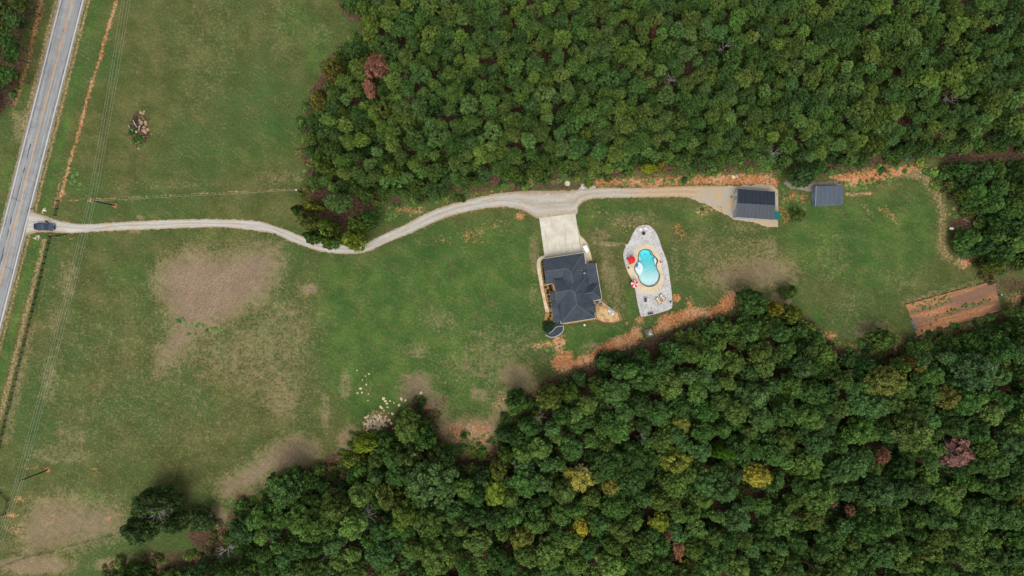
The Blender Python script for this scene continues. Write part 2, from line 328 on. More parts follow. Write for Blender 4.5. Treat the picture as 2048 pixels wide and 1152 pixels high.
    # --- straw tan: verges, strip round the right lawn
    straw = mx(
        np.clip(1 - np.abs(u - 33) / 7, 0, 1) * np.where(py < 425, 1.0, .9), np.clip(1 - np.abs(u - 66) / 12, 0, 1) * np.where(py > 475, .95, 0.0), np.clip(1 - np.abs(u - 88) / 5, 0, 1) * np.where((py > 560) & (py < 800), .7, 0),
        np.clip(1 - np.abs(u + 31) / 9, 0, 1) * np.where(py < 260, .9, .45), np.clip(1 - np.abs(np.abs(u) - 26) / 5, 0, 1) * .8,
        line([(1800, 345), (1861, 340), (1852, 362), (1873, 388), (1886, 418), (1883, 463), (1886, 503), (1896, 515)], 13, 14) * .85, line([(140, 401), (300, 393), (420, 386), (605, 378)], 1.6, 3.5) * 1.0, ell(1840, 345, 60, 20, .85), ell(1925, 525, 26, 16, .8), ell(2040, 600, 40, 24, .8), ell(1990, 575, 20, 14, .6),
        ell(1490, 510, 110, 70, .45), ell(1530, 480, 24, 24, .45), ell(1000, 800, 20, 30, .7, .4), ell(915, 860, 60, 20, .6),
        poly([(722, 845), (745, 818), (772, 820), (782, 838), (768, 862), (725, 866)], 9) * .9, ell(690, 880, 22, 26, .66), ell(735, 770, 20, 26, .45),
        ell(1220, 490, 34, 4, .8), ell(1735, 420, 8, 30, .6, -.7), ell(1080, 690, 26, 12, .5), ell(860, 810, 26, 26, .55), ell(940, 690, 60, 14, .35, -.5), ell(960, 640, 30, 10, .4))
    # --- lush mown grass
    lush = mx(
        poly([(630, 520), (760, 500), (880, 450), (960, 428), (1050, 430), (1085, 480), (1095, 660), (1050, 720), (980, 840), (890, 840), (700, 860), (640, 760), (620, 640)], 40) * .85,
        poly([(1152, 460), (1160, 410), (1200, 400), (1390, 400), (1460, 445), (1530, 460), (1560, 450), (1620, 400), (1850, 370), (1880, 450), (1880, 520), (1780, 600), (1600, 560), (1560, 500), (1440, 480), (1300, 440)], 30) * .72,
        np.clip(1.3 - np.abs(u - 50) / 9, 0, 1) * np.where(py < 425, .95, .0), np.clip(1.3 - np.abs(u - 48) / 9, 0, 1) * np.where(py > 475, .95, 0),
        poly([(1130, 655), (1250, 650), (1266, 655), (1240, 668), (1200, 688), (1150, 708), (1134, 690)], 8) * 1.0,
        ell(280, 545, 120, 50, .5), ell(240, 640, 90, 70, .4), ell(590, 40, 60, 60, .6), ell(640, 100, 40, 80, .7), ell(560, 270, 80, 60, .5), ell(470, 320, 160, 50, .45), ell(180, 1005, 40, 30, .8), ell(160, 920, 60, 30, .4), ell(150, 1070, 12, 40, .6), ell(350, 430, 220, 16, .4), ell(420, 470, 100, 14, .5),
        ell(1680, 450, 100, 60, .6), ell(1640, 640, 14, 40, .8), ell(1400, 560, 20, 60, .5), ell(1335, 570, 12, 60, .8), ell(1260, 600, 8, 50, .8), ell(1160, 440, 12, 40, .8), ell(60, 300, 40, 90, .4), ell(20, 350, 30, 60, .6))
    floor = np.clip(wood * 1.1, 0, 1)
    track = mx(*[line(p_, .6, 2.6) for p_ in ([(1750, 374), (1770, 402), (1800, 450)], [(1742, 388), (1764, 420), (1792, 456)], [(1250, 640), (1262, 560), (1256, 500)], [(640, 520), (628, 600), (632, 700), (650, 800)], [(700, 520), (692, 640), (712, 740), (760, 800)], [(1000, 660), (900, 720), (830, 800)], [(1020, 680), (915, 735), (850, 800)], [(1050, 700), (960, 730), (890, 770)],
                [(300, 500), (420, 475), (560, 480)], [(160, 640), (150, 800), (100, 960)], [(1560, 470), (1680, 520), (1790, 590)], [(1570, 462), (1690, 510), (1800, 578)], [(1300, 420), (1400, 450), (1420, 560)], [(240, 60), (300, 200), (300, 370)], [(420, 20), (470, 180), (460, 370)])])
    floor = mx(floor, line([(1024, 377), (1100, 374), (1175, 374)], 5, 7) * .95, line([(1265, 350), (1330, 351), (1440, 344), (1560, 338)], 3, 8) * .8, line([(1140, 742), (1220, 706), (1300, 684), (1400, 645)], 6, 9) * .85,
               line([(30, 60), (38, 120), (20, 200)], 14, 12) * .9, ell(725, 410, 30, 26, 1), ell(665, 445, 60, 40, 1.2), ell(640, 400, 30, 26, 1), line([(1868, 340), (1890, 380), (1905, 420), (1905, 500)], 4, 9) * .8, ell(2020, 570, 50, 26, .6), ell(1935, 446, 50, 16, .9), line([(1880, 316), (2048, 312)], 6, 8),
               ell(560, 960, 60, 24, .3), ell(420, 1070, 60, 40, .9), ell(330, 1115, 80, 26, .6), ell(278, 262, 26, 40, .9), ell(665, 930, 22, 30, .9), ell(640, 120, 20, 30, .4), ell(1480, 612, 20, 14, .8), ell(1760, 690, 36, 26, .6), ell(880, 805, 24, 30, .5))
    me = bpy.data.meshes.new('ground')
    idx = np.arange(nx * ny).reshape(ny, nx)
    q = np.stack([idx[:-1, :-1], idx[:-1, 1:], idx[1:, 1:], idx[1:, :-1]], -1).reshape(-1, 4)
    cx = (x[q].mean(1)) - POOL_C[0]; cy = (y[q].mean(1)) - POOL_C[1]
    ang = (np.arctan2(cy, cx) % (2 * PI)) / (2 * PI) * 360
    q = q[np.hypot(cx, cy) > np.interp(ang, np.arange(361), np.r_[R_POOL, R_POOL[0]]) + 0.55]
    me.vertices.add(nx * ny); me.vertices.foreach_set('co', np.c_[x, y, np.zeros_like(x)].ravel())
    me.loops.add(q.size); me.loops.foreach_set('vertex_index', q.ravel().astype(np.int32))
    me.polygons.add(len(q)); me.polygons.foreach_set('loop_start', np.arange(0, q.size, 4, dtype=np.int32))
    me.update(calc_edges=True)
    for nm, arr in (('soil', (clay, dry, floor, lush)), ('soil2', (straw, track, np.zeros_like(x), np.ones_like(x)))):
        a = me.attributes.new(nm, 'FLOAT_COLOR', 'POINT'); a.data.foreach_set('color', np.stack(arr, -1).astype(np.float32).ravel())
    t = NT('grass_and_soil'); v = t.coord()
    a1 = t.attr('soil'); c1 = t.sep(a1); lushm = t.attr('soil', 'Alpha'); strawm = t.sep(t.attr('soil2'))[0]
    n_big = t.noise(v, 0.035, 4, 0.6); n_mid = t.noise(v, 0.16, 5, 0.62); n_m2 = t.noise(v, 0.5, 4, 0.65); n_sm = t.noise(v, 1.5, 4, 0.7); n_fi = t.noise(v, 4.5, 3, 0.7)
    streak = t.noise(t.mapping(t.mapping(v, rot=(0, 0, R(-52))), (0.55, 1.5, 1)), 1.0, 5, 0.8); streak2 = t.noise(t.mapping(t.mapping(v, rot=(0, 0, R(14))), (1.6, 0.3, 1)), 1.0, 4, 0.7)
    g_olive = t.mix(t.ramp(n_mid, .35, .65), srgb(76, 86, 44), srgb(92, 94, 54)); g_olive = t.mix(t.ramp(n_big, .42, .62), g_olive, srgb(70, 90, 46))
    g_lush = t.mix(t.ramp(n_mid, .3, .7), srgb(60, 92, 42), srgb(80, 102, 48))
    g_lush = t.mix(t.ramp(n_big, .5, .7), g_lush, srgb(56, 86, 40))
    fac = t.ramp(t.math('ADD', lushm, t.math('MULTIPLY', t.math('SUBTRACT', n_m2, .5), .9)), .2, .85)
    grass = t.mix(fac, g_olive, g_lush)
    # dry blades scattered everywhere, denser where the grass is dead
    fl = t.math('ADD', t.math('MULTIPLY', c1[1], .5), t.math('ADD', t.math('MULTIPLY', n_sm, .6), t.math('MULTIPLY', n_m2, .45)))
    grass = t.mix(t.ramp(fl, .62, .84, 0, .62), grass, srgb(136, 124, 88))
    mow = t.noise(t.mapping(t.mapping(v, rot=(0, 0, R(32))), (.14, .9, 1)), 1.0, 4, .65); grass = t.mix(t.ramp(t.math('ADD', t.math('MULTIPLY', mow, .7), t.math('MULTIPLY', n_sm, .3)), .49, .63, 0, .5), grass, srgb(122, 118, 76)); grass = t.gain(grass, t.ramp(mow, .32, .68, 1.18, .86))
    grass = t.mix(t.ramp(t.math('ADD', n_fi, t.math('MULTIPLY', n_m2, .5)), .86, 1.0, 0, .6), grass, srgb(150, 134, 98))
    trm = t.sep(t.attr('soil2'))[1]; grass = t.mix(t.math('MULTIPLY', t.ramp(t.math('ADD', trm, t.math('MULTIPLY', t.math('SUBTRACT', n_m2, .5), 1.6)), .3, .9), .5), grass, srgb(52, 74, 38))
    def cover(base, m, amp, lo, hi, n, col):
        f = t.ramp(t.math('ADD', m, t.math('MULTIPLY', t.math('SUBTRACT', n, .5), amp)), lo, hi); return t.mix(f, base, col)
    nn = t.math('ADD', t.math('MULTIPLY', n_m2, .5), t.math('MULTIPLY', streak, .5))
    deadc = t.mix(t.ramp(streak, .3, .72), srgb(120, 100, 86), srgb(154, 130, 112)); deadc = t.mix(t.ramp(n_sm, .5, .72, 0, .7), deadc, srgb(100, 92, 70)); deadc = t.mix(t.ramp(n_fi, .5, .66, 0, .7), deadc, srgb(184, 162, 138)); deadc = t.mix(t.ramp(t.noise(v, 2.6, 3, .75), .54, .66, 0, .75), deadc, srgb(84, 84, 54))
    col = cover(grass, c1[1], 2.5, .32, 1.2, nn, deadc)
    nv = t.math('ADD', t.math('MULTIPLY', n_sm, .6), t.math('MULTIPLY', streak2, .4))
    strc = t.mix(t.ramp(n_sm, .35, .7), srgb(124, 108, 72), srgb(166, 144, 104))
    col = cover(col, strawm, 2.0, .42, .95, nv, strc)
    flc = t.mix(t.ramp(n_sm, .35, .65), srgb(72, 52, 43), srgb(108, 84, 68)); flc = t.mix(t.ramp(n_m2, .55, .7, 0, .5), flc, srgb(64, 66, 40))
    col = cover(col, c1[2], .9, .35, .75, n_m2, flc)
    nc = t.math('ADD', t.math('MULTIPLY', n_sm, .65), t.math('MULTIPLY', n_m2, .35))
    clc = t.mix(t.ramp(n_sm, .3, .7), srgb(176, 106, 66), srgb(204, 148, 104)); clc = t.mix(t.ramp(n_fi, .47, .64, 0, .65), clc, srgb(134, 90, 60)); clc = t.mix(t.ramp(n_mid, .48, .6, 0, .65), clc, srgb(188, 150, 114)); clc = t.mix(t.ramp(streak, .55, .68, 0, .55), clc, srgb(206, 170, 130))
    col = cover(col, c1[0], 3.0, .34, 1.05, nc, clc)
    # wire-wheel tracks and stray pebbles
    peb = t.ramp(t.voro(v, 0.9), .0, .1, 1, 0); peb = t.math('MULTIPLY', peb, t.ramp(n_mid, .52, .6)); col = t.mix(t.math('MULTIPLY', peb, .8), col, srgb(190, 150, 110))
    k = t.math('ADD', t.ramp(n_fi, .32, .68, .72, 1.28), t.math('MULTIPLY', t.math('SUBTRACT', n_sm, .5), .9)); k = t.math('MULTIPLY', k, t.ramp(n_mid, .25, .75, .88, 1.12))
    col = t.gain(col, k)
    t.bump(t.math('ADD', t.math('MULTIPLY', n_fi, .35), n_sm), .55, .25)
    me.materials.append(t.done(col, .95, .1))
    return struct(link('ground', me))
make_ground()

# ------------------------------------------------------------------ road and its paint
def road_pt(py, off, z):        # off = photograph px to the right of the centre line
    c, s_ = 0.969, 0.2466
    return W(road_x(py) + off * c, py + off * s_, z)
def strip(name, mat, offs, py0, py1, z, n=60, wob=0.0, seed=0):
    mb = MB(); ys = np.linspace(py0, py1, n)
    for i in range(n - 1):
        w0 = [o + wob * mnoise.noise(Vector((ys[i] * .09, o, seed))) for o in offs]; w1 = [o + wob * mnoise.noise(Vector((ys[i + 1] * .09, o, seed))) for o in offs]
        for j in range(len(offs) - 1):
            mb.face([road_pt(ys[i + 1], w1[j], z), road_pt(ys[i + 1], w1[j + 1], z), road_pt(ys[i], w0[j + 1], z), road_pt(ys[i], w0[j], z)])
    return mb.build(name, mat)
t = NT('worn_asphalt'); v = t.coord(); al = t.mapping(v, (1, 1, 1), (0, 0, R(14.3)))
nb = t.noise(v, .25, 4, .6); nf = t.noise(v, 7, 3, .7); ln = t.noise(t.mapping(al, (2.0, .03, 1)), 1.0, 3, .6); nl2 = t.noise(t.mapping(al, (.8, .25, 1)), 1, 4, .6)
c = t.mix(t.ramp(ln, .35, .65), srgb(132, 134, 136), srgb(160, 161, 160)); c = t.mix(t.ramp(nb, .4, .7, 0, .45), c, srgb(122, 123, 126)); c = t.mix(t.ramp(nl2, .6, .72, 0, .5), c, srgb(112, 112, 114))
crk = t.voro(t.mapping(v, (1, 1, 1)), .55, 0, 'DISTANCE_TO_EDGE'); c = t.mix(t.math('MULTIPLY', t.ramp(crk, .0, .03, .5, 0), t.ramp(nb, .45, .6)), c, srgb(86, 86, 88))
c = t.gain(c, t.ramp(nf, .2, .8, .82, 1.18)); t.bump(nf, .3, .02)
ASPH = t.done(c, .9, .25)
t = NT('gravel_shoulder'); v = t.coord(); n1 = t.noise(v, 1.2, 4, .7); n2 = t.noise(v, 6, 2)
GSH = t.done(t.gain(t.mix(t.ramp(n1, .4, .65), srgb(150, 138, 116), srgb(108, 100, 72)), t.ramp(n2, .2, .8, .8, 1.2)), .95, .1)
struct(strip('road_shoulder', GSH, [-28, 0, 28], -260, 1300, .012, 400, 3.2))
struct(strip('road', ASPH, [-24, -12, 0, 12, 24], -260, 1300, .05, 160, 1.0, 3))
t = NT('worn_white_paint'); v = t.coord(); n1 = t.noise(v, 3, 4, .7); WHITE_P = t.done(t.mix(t.ramp(n1, .55, .75, 0, .6), srgb(206, 206, 202), srgb(156, 156, 154)), .7, .3)
t = NT('worn_yellow_paint'); v = t.coord(); n1 = t.noise(v, 2.5, 4, .7); YEL_P = t.done(t.mix(t.ramp(n1, .5, .75, 0, .7), srgb(222, 160, 66), srgb(160, 140, 110)), .7, .3)
for nm, o, w_, m in (('edge_line', -21.6, .55, WHITE_P), ('edge_line', 21.6, .75, WHITE_P), ('centre_line', .75, .5, YEL_P)):
    struct(strip(nm, m, [o - w_, o + w_], -250, 1290, .058, 200, .2, o))
t = NT('sealed_crack'); v = t.coord(); TAR = t.done(t.gain(srgb(64, 65, 68), t.ramp(t.noise(v, 4), .3, .7, .7, 1.3)), .8, .3)
for a, b in ((-12, 30), (34, 80), (84, 122), (128, 190), (196, 262), (270, 330), (338, 420), (430, 500), (520, 600)):   # broken second centre stripe
    struct(strip('passing_stripe', YEL_P, [-1.1, -.3], a, a + (b - a) * .5, .058, 12, .1, 8))
struct(strip('sealed_seam', TAR, [-9.6, -8.5], 290, 640, .057, 120, 1.6, 2))
struct(strip('sealed_seam', TAR, [18.2, 18.8], -60, 660, .057, 160, 1.0, 6))
struct(strip('sealed_seam', TAR, [-18.6, -18.0], -60, 480, .057, 160, 1.0, 7))
for py in (401, 534):
    mb = MB(); pts = [road_pt(py + mnoise.noise(Vector((k * .7, py, 0))) * 2 + (k - 5) * .3, (-22 + 2.2 * k if py < 450 else 2 + 1.7 * k), .0575) for k in range(11)]
    for a, b in zip(pts[:-1], pts[1:]): mb.face([(a[0], a[1] - .07, a[2]), (b[0], b[1] - .07, b[2]), (b[0], b[1] + .07, b[2]), (a[0], a[1] + .07, a[2])])
    struct(mb.build('sealed_crack', TAR))

# ------------------------------------------------------------------ gravel drive
def drive():
    n = 420; A = resample(catmull(DRIVE_N, 6, False), n); B = resample(catmull(DRIVE_S, 6, False), n); K = 9
    vs_ = []; uv = []
    L = 0
    for i in range(n):
        if i: L += math.hypot(*(A[i] + B[i] - A[i - 1] - B[i - 1])) / 2 / S
        for j in range(K):
            f = j / (K - 1); p = A[i] * (1 - f) + B[i] * f
            e = mnoise.noise(Vector((L * .6, f * 9, 1))) * 1.8 + mnoise.noise(Vector((L * 2.2, f * 9, 3))) * 1.8 if j in (0, K - 1) else 0
            q = W(p[0], p[1] + e, .03 + .03 * math.sin(f * PI)); vs_.append(q); uv.append((f, L))
    fs = [(i * K + j, i * K + K + j, i * K + K + j + 1, i * K + j + 1) for i in range(n - 1) for j in range(K - 1)]
    me = bpy.data.meshes.new('gravel_drive'); me.from_pydata(vs_, [], fs)
    ul = me.uv_layers.new(name='along'); 
    for lp in me.loops: ul.data[lp.index].uv = uv[lp.vertex_index]
    me.polygons.foreach_set('use_smooth', [True] * len(fs))
    t = NT('drive_gravel'); v = t.coord(); u_ = t.n('ShaderNodeUVMap', uv_map='along').outputs[0]
    su = t.n('ShaderNodeSeparateXYZ'); t.put(su.inputs[0], u_)
    n1 = t.noise(v, .22, 4, .6); n2 = t.noise(v, 1.1, 4, .7); nf = t.noise(v, 7, 3, .75); st = t.noise(t.mapping(u_, (16, .12, 1)), 1.0, 3, .6)
    c = t.mix(t.ramp(st, .35, .65), srgb(164, 160, 150), srgb(198, 195, 187)); c = t.mix(t.ramp(n1, .48, .66, 0, .65), c, srgb(188, 168, 138))
    f1 = t.ramp(su.outputs[1], 128, 158); c = t.mix(t.math('MULTIPLY', f1, t.ramp(n2, .3, .7, .25, .8)), c, srgb(178, 168, 152))
    f2 = t.ramp(su.outputs[1], 170, 186); c = t.mix(t.math('MULTIPLY', f2, t.ramp(n2, .2, .7, .5, .95)), c, srgb(190, 156, 118))
    wet = t.math('MULTIPLY', t.ramp(n2, .54, .7), t.ramp(su.outputs[1], 95, 125)); c = t.mix(t.math('MULTIPLY', wet, .6), c, srgb(146, 136, 122))
    edge = t.math('ABSOLUTE', t.math('SUBTRACT', su.outputs[0], .5)); ef = t.ramp(t.math('ADD', edge, t.math('MULTIPLY', t.math('SUBTRACT', n2, .5), .35)), .3, .5, 0, .85)
    c = t.mix(ef, c, srgb(158, 134, 102))
    mid = t.ramp(t.math('ADD', edge, t.math('MULTIPLY', t.math('SUBTRACT', n2, .5), .2)), .0, .12, .42, 0); c = t.mix(t.math('MULTIPLY', mid, t.ramp(n1, .4, .6, .3, 1)), c, srgb(146, 138, 116)); rut = t.ramp(t.math('ABSOLUTE', t.math('SUBTRACT', edge, .22)), 0.0, .11, .3, 0); c = t.mix(t.math('MULTIPLY', rut, t.ramp(n2, .35, .65)), c, srgb(214, 210, 202))
    c = t.gain(c, t.ramp(nf, .2, .8, .78, 1.2)); t.bump(nf, .5, .05)
    me.materials.append(t.done(c, .95, .15)); struct(link('gravel_drive', me))
drive()
t = NT('apron_gravel'); v = t.coord(); n1 = t.noise(v, .3, 4, .6); n2 = t.noise(v, 1.6, 4, .7); nf = t.noise(v, 8, 3, .75)
c = t.mix(t.ramp(n1, .38, .62), srgb(172, 166, 152), srgb(186, 164, 132)); c = t.mix(t.ramp(n2, .6, .72, 0, .6), c, srgb(128, 120, 100)); c = t.gain(c, t.ramp(nf, .2, .8, .8, 1.18)); t.bump(nf, .5, .05)
APRON = t.done(c, .95, .15)
def sheet(name, pts, z, mat, step=.5, amp=.15, scale=.8, seed=0, thick=0.0):
    q = rough_edge(Wl(pts), step, amp, scale, seed); mb = MB()
    if sum(q[i - 1][0] * q[i][1] - q[i][0] * q[i - 1][1] for i in range(len(q))) < 0: q = q[::-1]
    if thick: mb.prism(q, z - thick, z, bottom=False)
    else: mb.face([(p[0], p[1], z) for p in q])
    return struct(mb.build(name, mat))
sheet('garage_apron', [(1380, 398), (1400, 380), (1440, 374), (1476, 371), (1520, 370), (1548, 372), (1556, 382), (1556, 454), (1530, 454), (1522, 450), (1506, 444), (1481, 441.5), (1465, 438), (1454, 430), (1437, 422), (1412, 408)], .07, APRON, .4, .3, .7, 4)
t = NT('grey_crushed_stone'); v = t.coord(); n2 = t.noise(v, 1.6, 4, .7); nf = t.noise(v, 8, 3, .75)
CRUSH = t.done(t.gain(t.mix(t.ramp(n2, .35, .65), srgb(150, 142, 130), srgb(126, 116, 104)), t.ramp(nf, .2, .8, .75, 1.2)), .95, .15)
sheet('shed_gravel', [(1568, 366), (1590, 352), (1606, 353), (1630, 365), (1668, 360), (1682, 364), (1678, 374), (1628, 378), (1624, 384), (1582, 378)], .02, CRUSH, .4, .5, .6, 9)
t = NT('pale_crushed_stone'); v = t.coord(); nf = t.noise(v, 6, 3, .75)
sheet('gravel_turnout', [(1158, 377), (1164, 368), (1182, 366), (1194, 376), (1192, 381), (1158, 381)], .025, t.done(t.gain(srgb(176, 174, 172), t.ramp(nf, .2, .8, .75, 1.15)), .95, .15), .3, .25, .9, 5)

# ------------------------------------------------------------------ concrete pad, walks, beds
t = NT('broom_concrete'); v = t.coord(); n1 = t.noise(v, .28, 5, .6); n2 = t.noise(v, 1.4, 4, .7); nf = t.noise(v, 9, 2)
stn = t.noise(t.mapping(t.mapping(v, rot=(0, 0, R(-8))), (1.2, .25, 1)), .6, 4, .65)
c = t.mix(t.ramp(n1, .35, .65), srgb(196, 190, 170), srgb(216, 212, 198)); c = t.mix(t.ramp(stn, .5, .72, 0, .6), c, srgb(178, 168, 144)); c = t.mix(t.ramp(n2, .6, .75, 0, .4), c, srgb(168, 158, 138)); c = t.gain(c, t.ramp(nf, .2, .8, .93, 1.06))
CONC = t.done(c, .85, .25)
t = NT('tan_concrete'); v = t.coord(); n1 = t.noise(v, .35, 5, .6); n2 = t.noise(v, 1.8, 4, .7)
c = t.mix(t.ramp(n1, .35, .65), srgb(196, 178, 146), srgb(208, 196, 168)); TANC = t.done(t.mix(t.ramp(n2, .56, .75, 0, .55), c, srgb(172, 146, 108)), .85, .25)
t = NT('clay_stained_concrete'); v = t.coord(); n1 = t.noise(v, .5, 4, .6); n2 = t.noise(v, 2, 4, .7)
c = t.mix(t.ramp(n1, .4, .6), srgb(214, 202, 178), srgb(206, 170, 126)); STAINC = t.done(t.gain(c, t.ramp(n2, .2, .8, .85, 1.1)), .85, .25)
H1 = lambda x, y: (1040 + x / 3.841, 400 + y / 3.841)
pad = struct(link('parking_pad', None)); pad.location = W(1115, 470)
def slab(pts, z, mat, name, parent, thick=.12):
    ox, oy = (parent.location.x, parent.location.y) if parent else (0, 0)
    q = [(W(*p)[0] - ox, W(*p)[1] - oy) for p in pts]
    if sum(q[i - 1][0] * q[i][1] - q[i][0] * q[i - 1][1] for i in range(len(q))) < 0: q = q[::-1]
    mb = MB(); mb.prism(q, z - thick, z, bottom=False); return mb.build(name, mat, parent)
NWc, NEc = np.array(H1(147, 138)), np.array(H1(425, 103)); SWc, SEc = np.array(H1(189, 440)), np.array(H1(470, 405))
lerp = lambda a, b, t_: tuple(np.array(a) * (1 - t_) + np.array(b) * t_)
for i in range(3):                              # jointed bays of the pad
    for j in range(4):
        g = .0009
        P = lambda u_, w_: lerp(lerp(NWc, NEc, u_), lerp(SWc, SEc, u_), w_)
        u0, u1, w0, w1 = i / 3 + g, (i + 1) / 3 - g, j / 4 + g, (j + 1) / 4 - g
        slab([P(u0, w0), P(u1, w0), P(u1, w1), P(u0, w1)], .10, CONC, 'concrete_bay', pad)
slab([H1(x, y) for x, y in [(441, 190), (460, 270), (490, 300), (520, 335), (540, 400), (560, 486), (504, 490), (498, 430), (471.5, 405), (455, 290)]], .095, TANC, 'side_bay', pad)
walk = struct(link('front_walk', None)); walk.location = W(1085, 570)
wl = catmull([H1(x, y) for x, y in [(188, 425), (150, 440), (132, 470), (130, 520), (150, 640), (175, 760), (195, 860)]], 8, False)
wr = catmull([H1(x, y) for x, y in [(190, 446), (170, 455), (158, 480), (160, 530), (178, 650), (200, 765), (226, 862)]], 8, False)
for k in range(8):
    a, b = k * 6, k * 6 + 6
    slab(wl[a:b + 1] + wr[a:b + 1][::-1], .09 + .002 * (k % 2), TANC if k < 4 else STAINC, 'walk_slab', walk)
t = NT('bark_mulch'); v = t.coord(); n1 = t.noise(v, 1.2, 4, .7); n2 = t.noise(v, 8, 3)
MULCH = t.done(t.gain(t.mix(t.ramp(n1, .35, .65), srgb(176, 138, 92), srgb(150, 112, 74)), t.ramp(n2, .2, .8, .7, 1.25)), .95, .1)
sheet('planting_bed', [H1(x, y) for x, y in [(160, 478), (172, 452), (192, 450), (205, 650), (262, 650), (268, 720), (232, 720), (255, 940), (330, 948), (300, 965), (245, 960), (183, 928), (198, 862), (228, 862), (202, 760), (180, 640), (162, 530)]], .04, MULCH, .3, .05, 1, 2)
sheet('drip_edge_bed', [H1(x, y) for x, y in [(330, 945), (600, 895), (610, 915), (335, 958)]], .03, MULCH, .3, .04, 1, 3)
t = NT('sandy_patio'); v = t.coord(); n1 = t.noise(v, .8, 4, .65); n2 = t.noise(v, 5, 3, .7)
c = t.mix(t.ramp(n1, .42, .6), srgb(206, 180, 132), srgb(178, 136, 90)); SANDY = t.done(t.gain(c, t.ramp(n2, .2, .8, .82, 1.15)), .9, .15)
H2 = lambda x, y: (1040 + x / 5.486, 480 + y / 5.486)
sheet('sandy_patio', [H2(x, y) for x, y in [(818, 672), (880, 655), (1008, 764), (1070, 800), (1092, 860), (1086, 890), (1020, 906), (900, 896), (852, 872), (832, 800)]], .035, SANDY, .3, .06, 1.1, 6)
sheet('side_strip', [H2(x, y) for x, y in [(880, 652), (905, 652), (962, 702), (955, 712)]], .03, MULCH, .3, .05, 1, 8)

# ------------------------------------------------------------------ pool
TH = np.linspace(0, 2 * PI, 360, endpoint=False); CT, ST = np.cos(TH), np.sin(TH)
def ring_pts(r, z): return [(POOL_C[0] + CT[i] * r[i], POOL_C[1] + ST[i] * r[i], z) for i in range(360)]
def ring(mb, ra, za, rb, zb, mi=0):
    n = len(mb.v); mb.v += ring_pts(ra, za) + ring_pts(rb, zb)
    for i in range(360):
        j = (i + 1) % 360; mb.f.append((n + i, n + j, n + 360 + j, n + 360 + i)); mb.m.append(mi)
t = NT('pool_gravel'); v = t.coord(); n1 = t.noise(v, .5, 4, .6); n2 = t.noise(v, 2.2, 4, .75); nf = t.noise(v, 9, 3, .75)
c = t.mix(t.ramp(n1, .35, .65), srgb(188, 187, 186), srgb(206, 205, 202)); c = t.mix(t.ramp(n2, .54, .62, 0, .8), c, srgb(120, 116, 112)); c = t.mix(t.ramp(t.voro(v, 1.8), .05, .16, .55, 0), c, srgb(96, 90, 84))
PGRAV = t.done(t.gain(c, t.ramp(nf, .2, .8, .78, 1.14)), .9, .2); 
mb = MB(); ring(mb, R_DECK - .05, .05, R_PATIO, .05); ring(mb, R_PATIO, .05, R_PATIO, -.02); struct(mb.build('pool_gravel', PGRAV))
t = NT('red_edging'); v = t.coord(); EDG = t.done(t.gain(srgb(150, 104, 84), t.ramp(t.noise(v, 2), .3, .7, .75, 1.25)), .9, .15)
mb = MB(); ring(mb, R_PATIO + .01, .09, R_PATIO + .12, .09); ring(mb, R_PATIO + .12, .09, R_PATIO + .12, -.02); ring(mb, R_PATIO + .01, .0, R_PATIO + .01, .09); struct(mb.build('patio_edging', EDG))
mb = MB(); ring(mb, R_POOL + .14, .12, R_DECK, .12); ring(mb, R_DECK, .12, R_DECK, .0)
t = NT('pool_deck_concrete'); v = t.coord(); n1 = t.noise(v, .35, 5, .6); n2 = t.noise(v, 2, 4, .7); c = t.mix(t.ramp(n1, .35, .65), srgb(204, 186, 152), srgb(216, 204, 176)); DECKM = t.done(t.mix(t.ramp(n2, .58, .75, 0, .5), c, srgb(184, 160, 122)), .85, .25)
deck = struct(mb.build('pool_deck', DECKM))
JNT = plain('joint_brown', srgb(120, 108, 90), .95, .1)  # grey-brown colour of the deck's control joints
for a_ in (38, 62, 128, 150, 205, 250, 300, 342):
    i = a_; mb = MB(); r0, r1 = R_POOL[i] + .16, R_DECK[i] - .02; d = Vector((CT[i], ST[i], 0)); nrm = Vector((-ST[i], CT[i], 0)) * .018; c0 = Vector(POOL_C)
    mb.face([c0 + d * r0 - nrm + Vector((0, 0, .1225)), c0 + d * r1 - nrm + Vector((0, 0, .1225)), c0 + d * r1 + nrm + Vector((0, 0, .1225)), c0 + d * r0 + nrm + Vector((0, 0, .1225))]); mb.build('control_joint', JNT, deck)
PL0 = Vector(POOL_C)
pool = thing('swimming_pool', 'kidney-shaped turquoise swimming pool with white sun shelf and brick coping', 'pool', POOL_C)
def local(mb): mb.v = [(a - PL0.x, b - PL0.y, z) for a, b, z in mb.v]; return mb
# coping bricks round the rim, one object each
BR = plain('coping_brick', srgb(120, 88, 76), .85, .2, var=.3)
P = np.array(ring_pts(R_POOL + .06, .0))[:, :2]; loop = np.r_[P, P[:1]]; Lp = np.hypot(*np.diff(loop, axis=0).T).sum(); nb_ = int(Lp / .42); Q = resample(loop, nb_ + 1)
bm0 = MB(); bm0.box((0, 0, 0), (.395, .26, .1), taper=.96); bme = bm0.mesh('coping_brick', BR)
for k in range(nb_):
    a, b = Q[k], Q[k + 1]; m_ = (a + b) / 2; link('brick', bme, pool, (m_[0] - PL0.x, m_[1] - PL0.y, .09), math.atan2(b[1] - a[1], b[0] - a[0]))
def depth(x, y):            # deep at the top end, shallow at the bottom end
    f = np.clip((np.asarray(y) + 3.0) / 9.0, 0, 1); f = f * f * (3 - 2 * f); return -(0.5 + 2.4 * f)
t = NT('pool_plaster'); v = t.coord(); PLAS = t.done(t.gain((.80, .83, .82), t.ramp(t.noise(v, 1.2, 3), .3, .7, .95, 1.03)), .8, .2)
WATER_Z = -.06
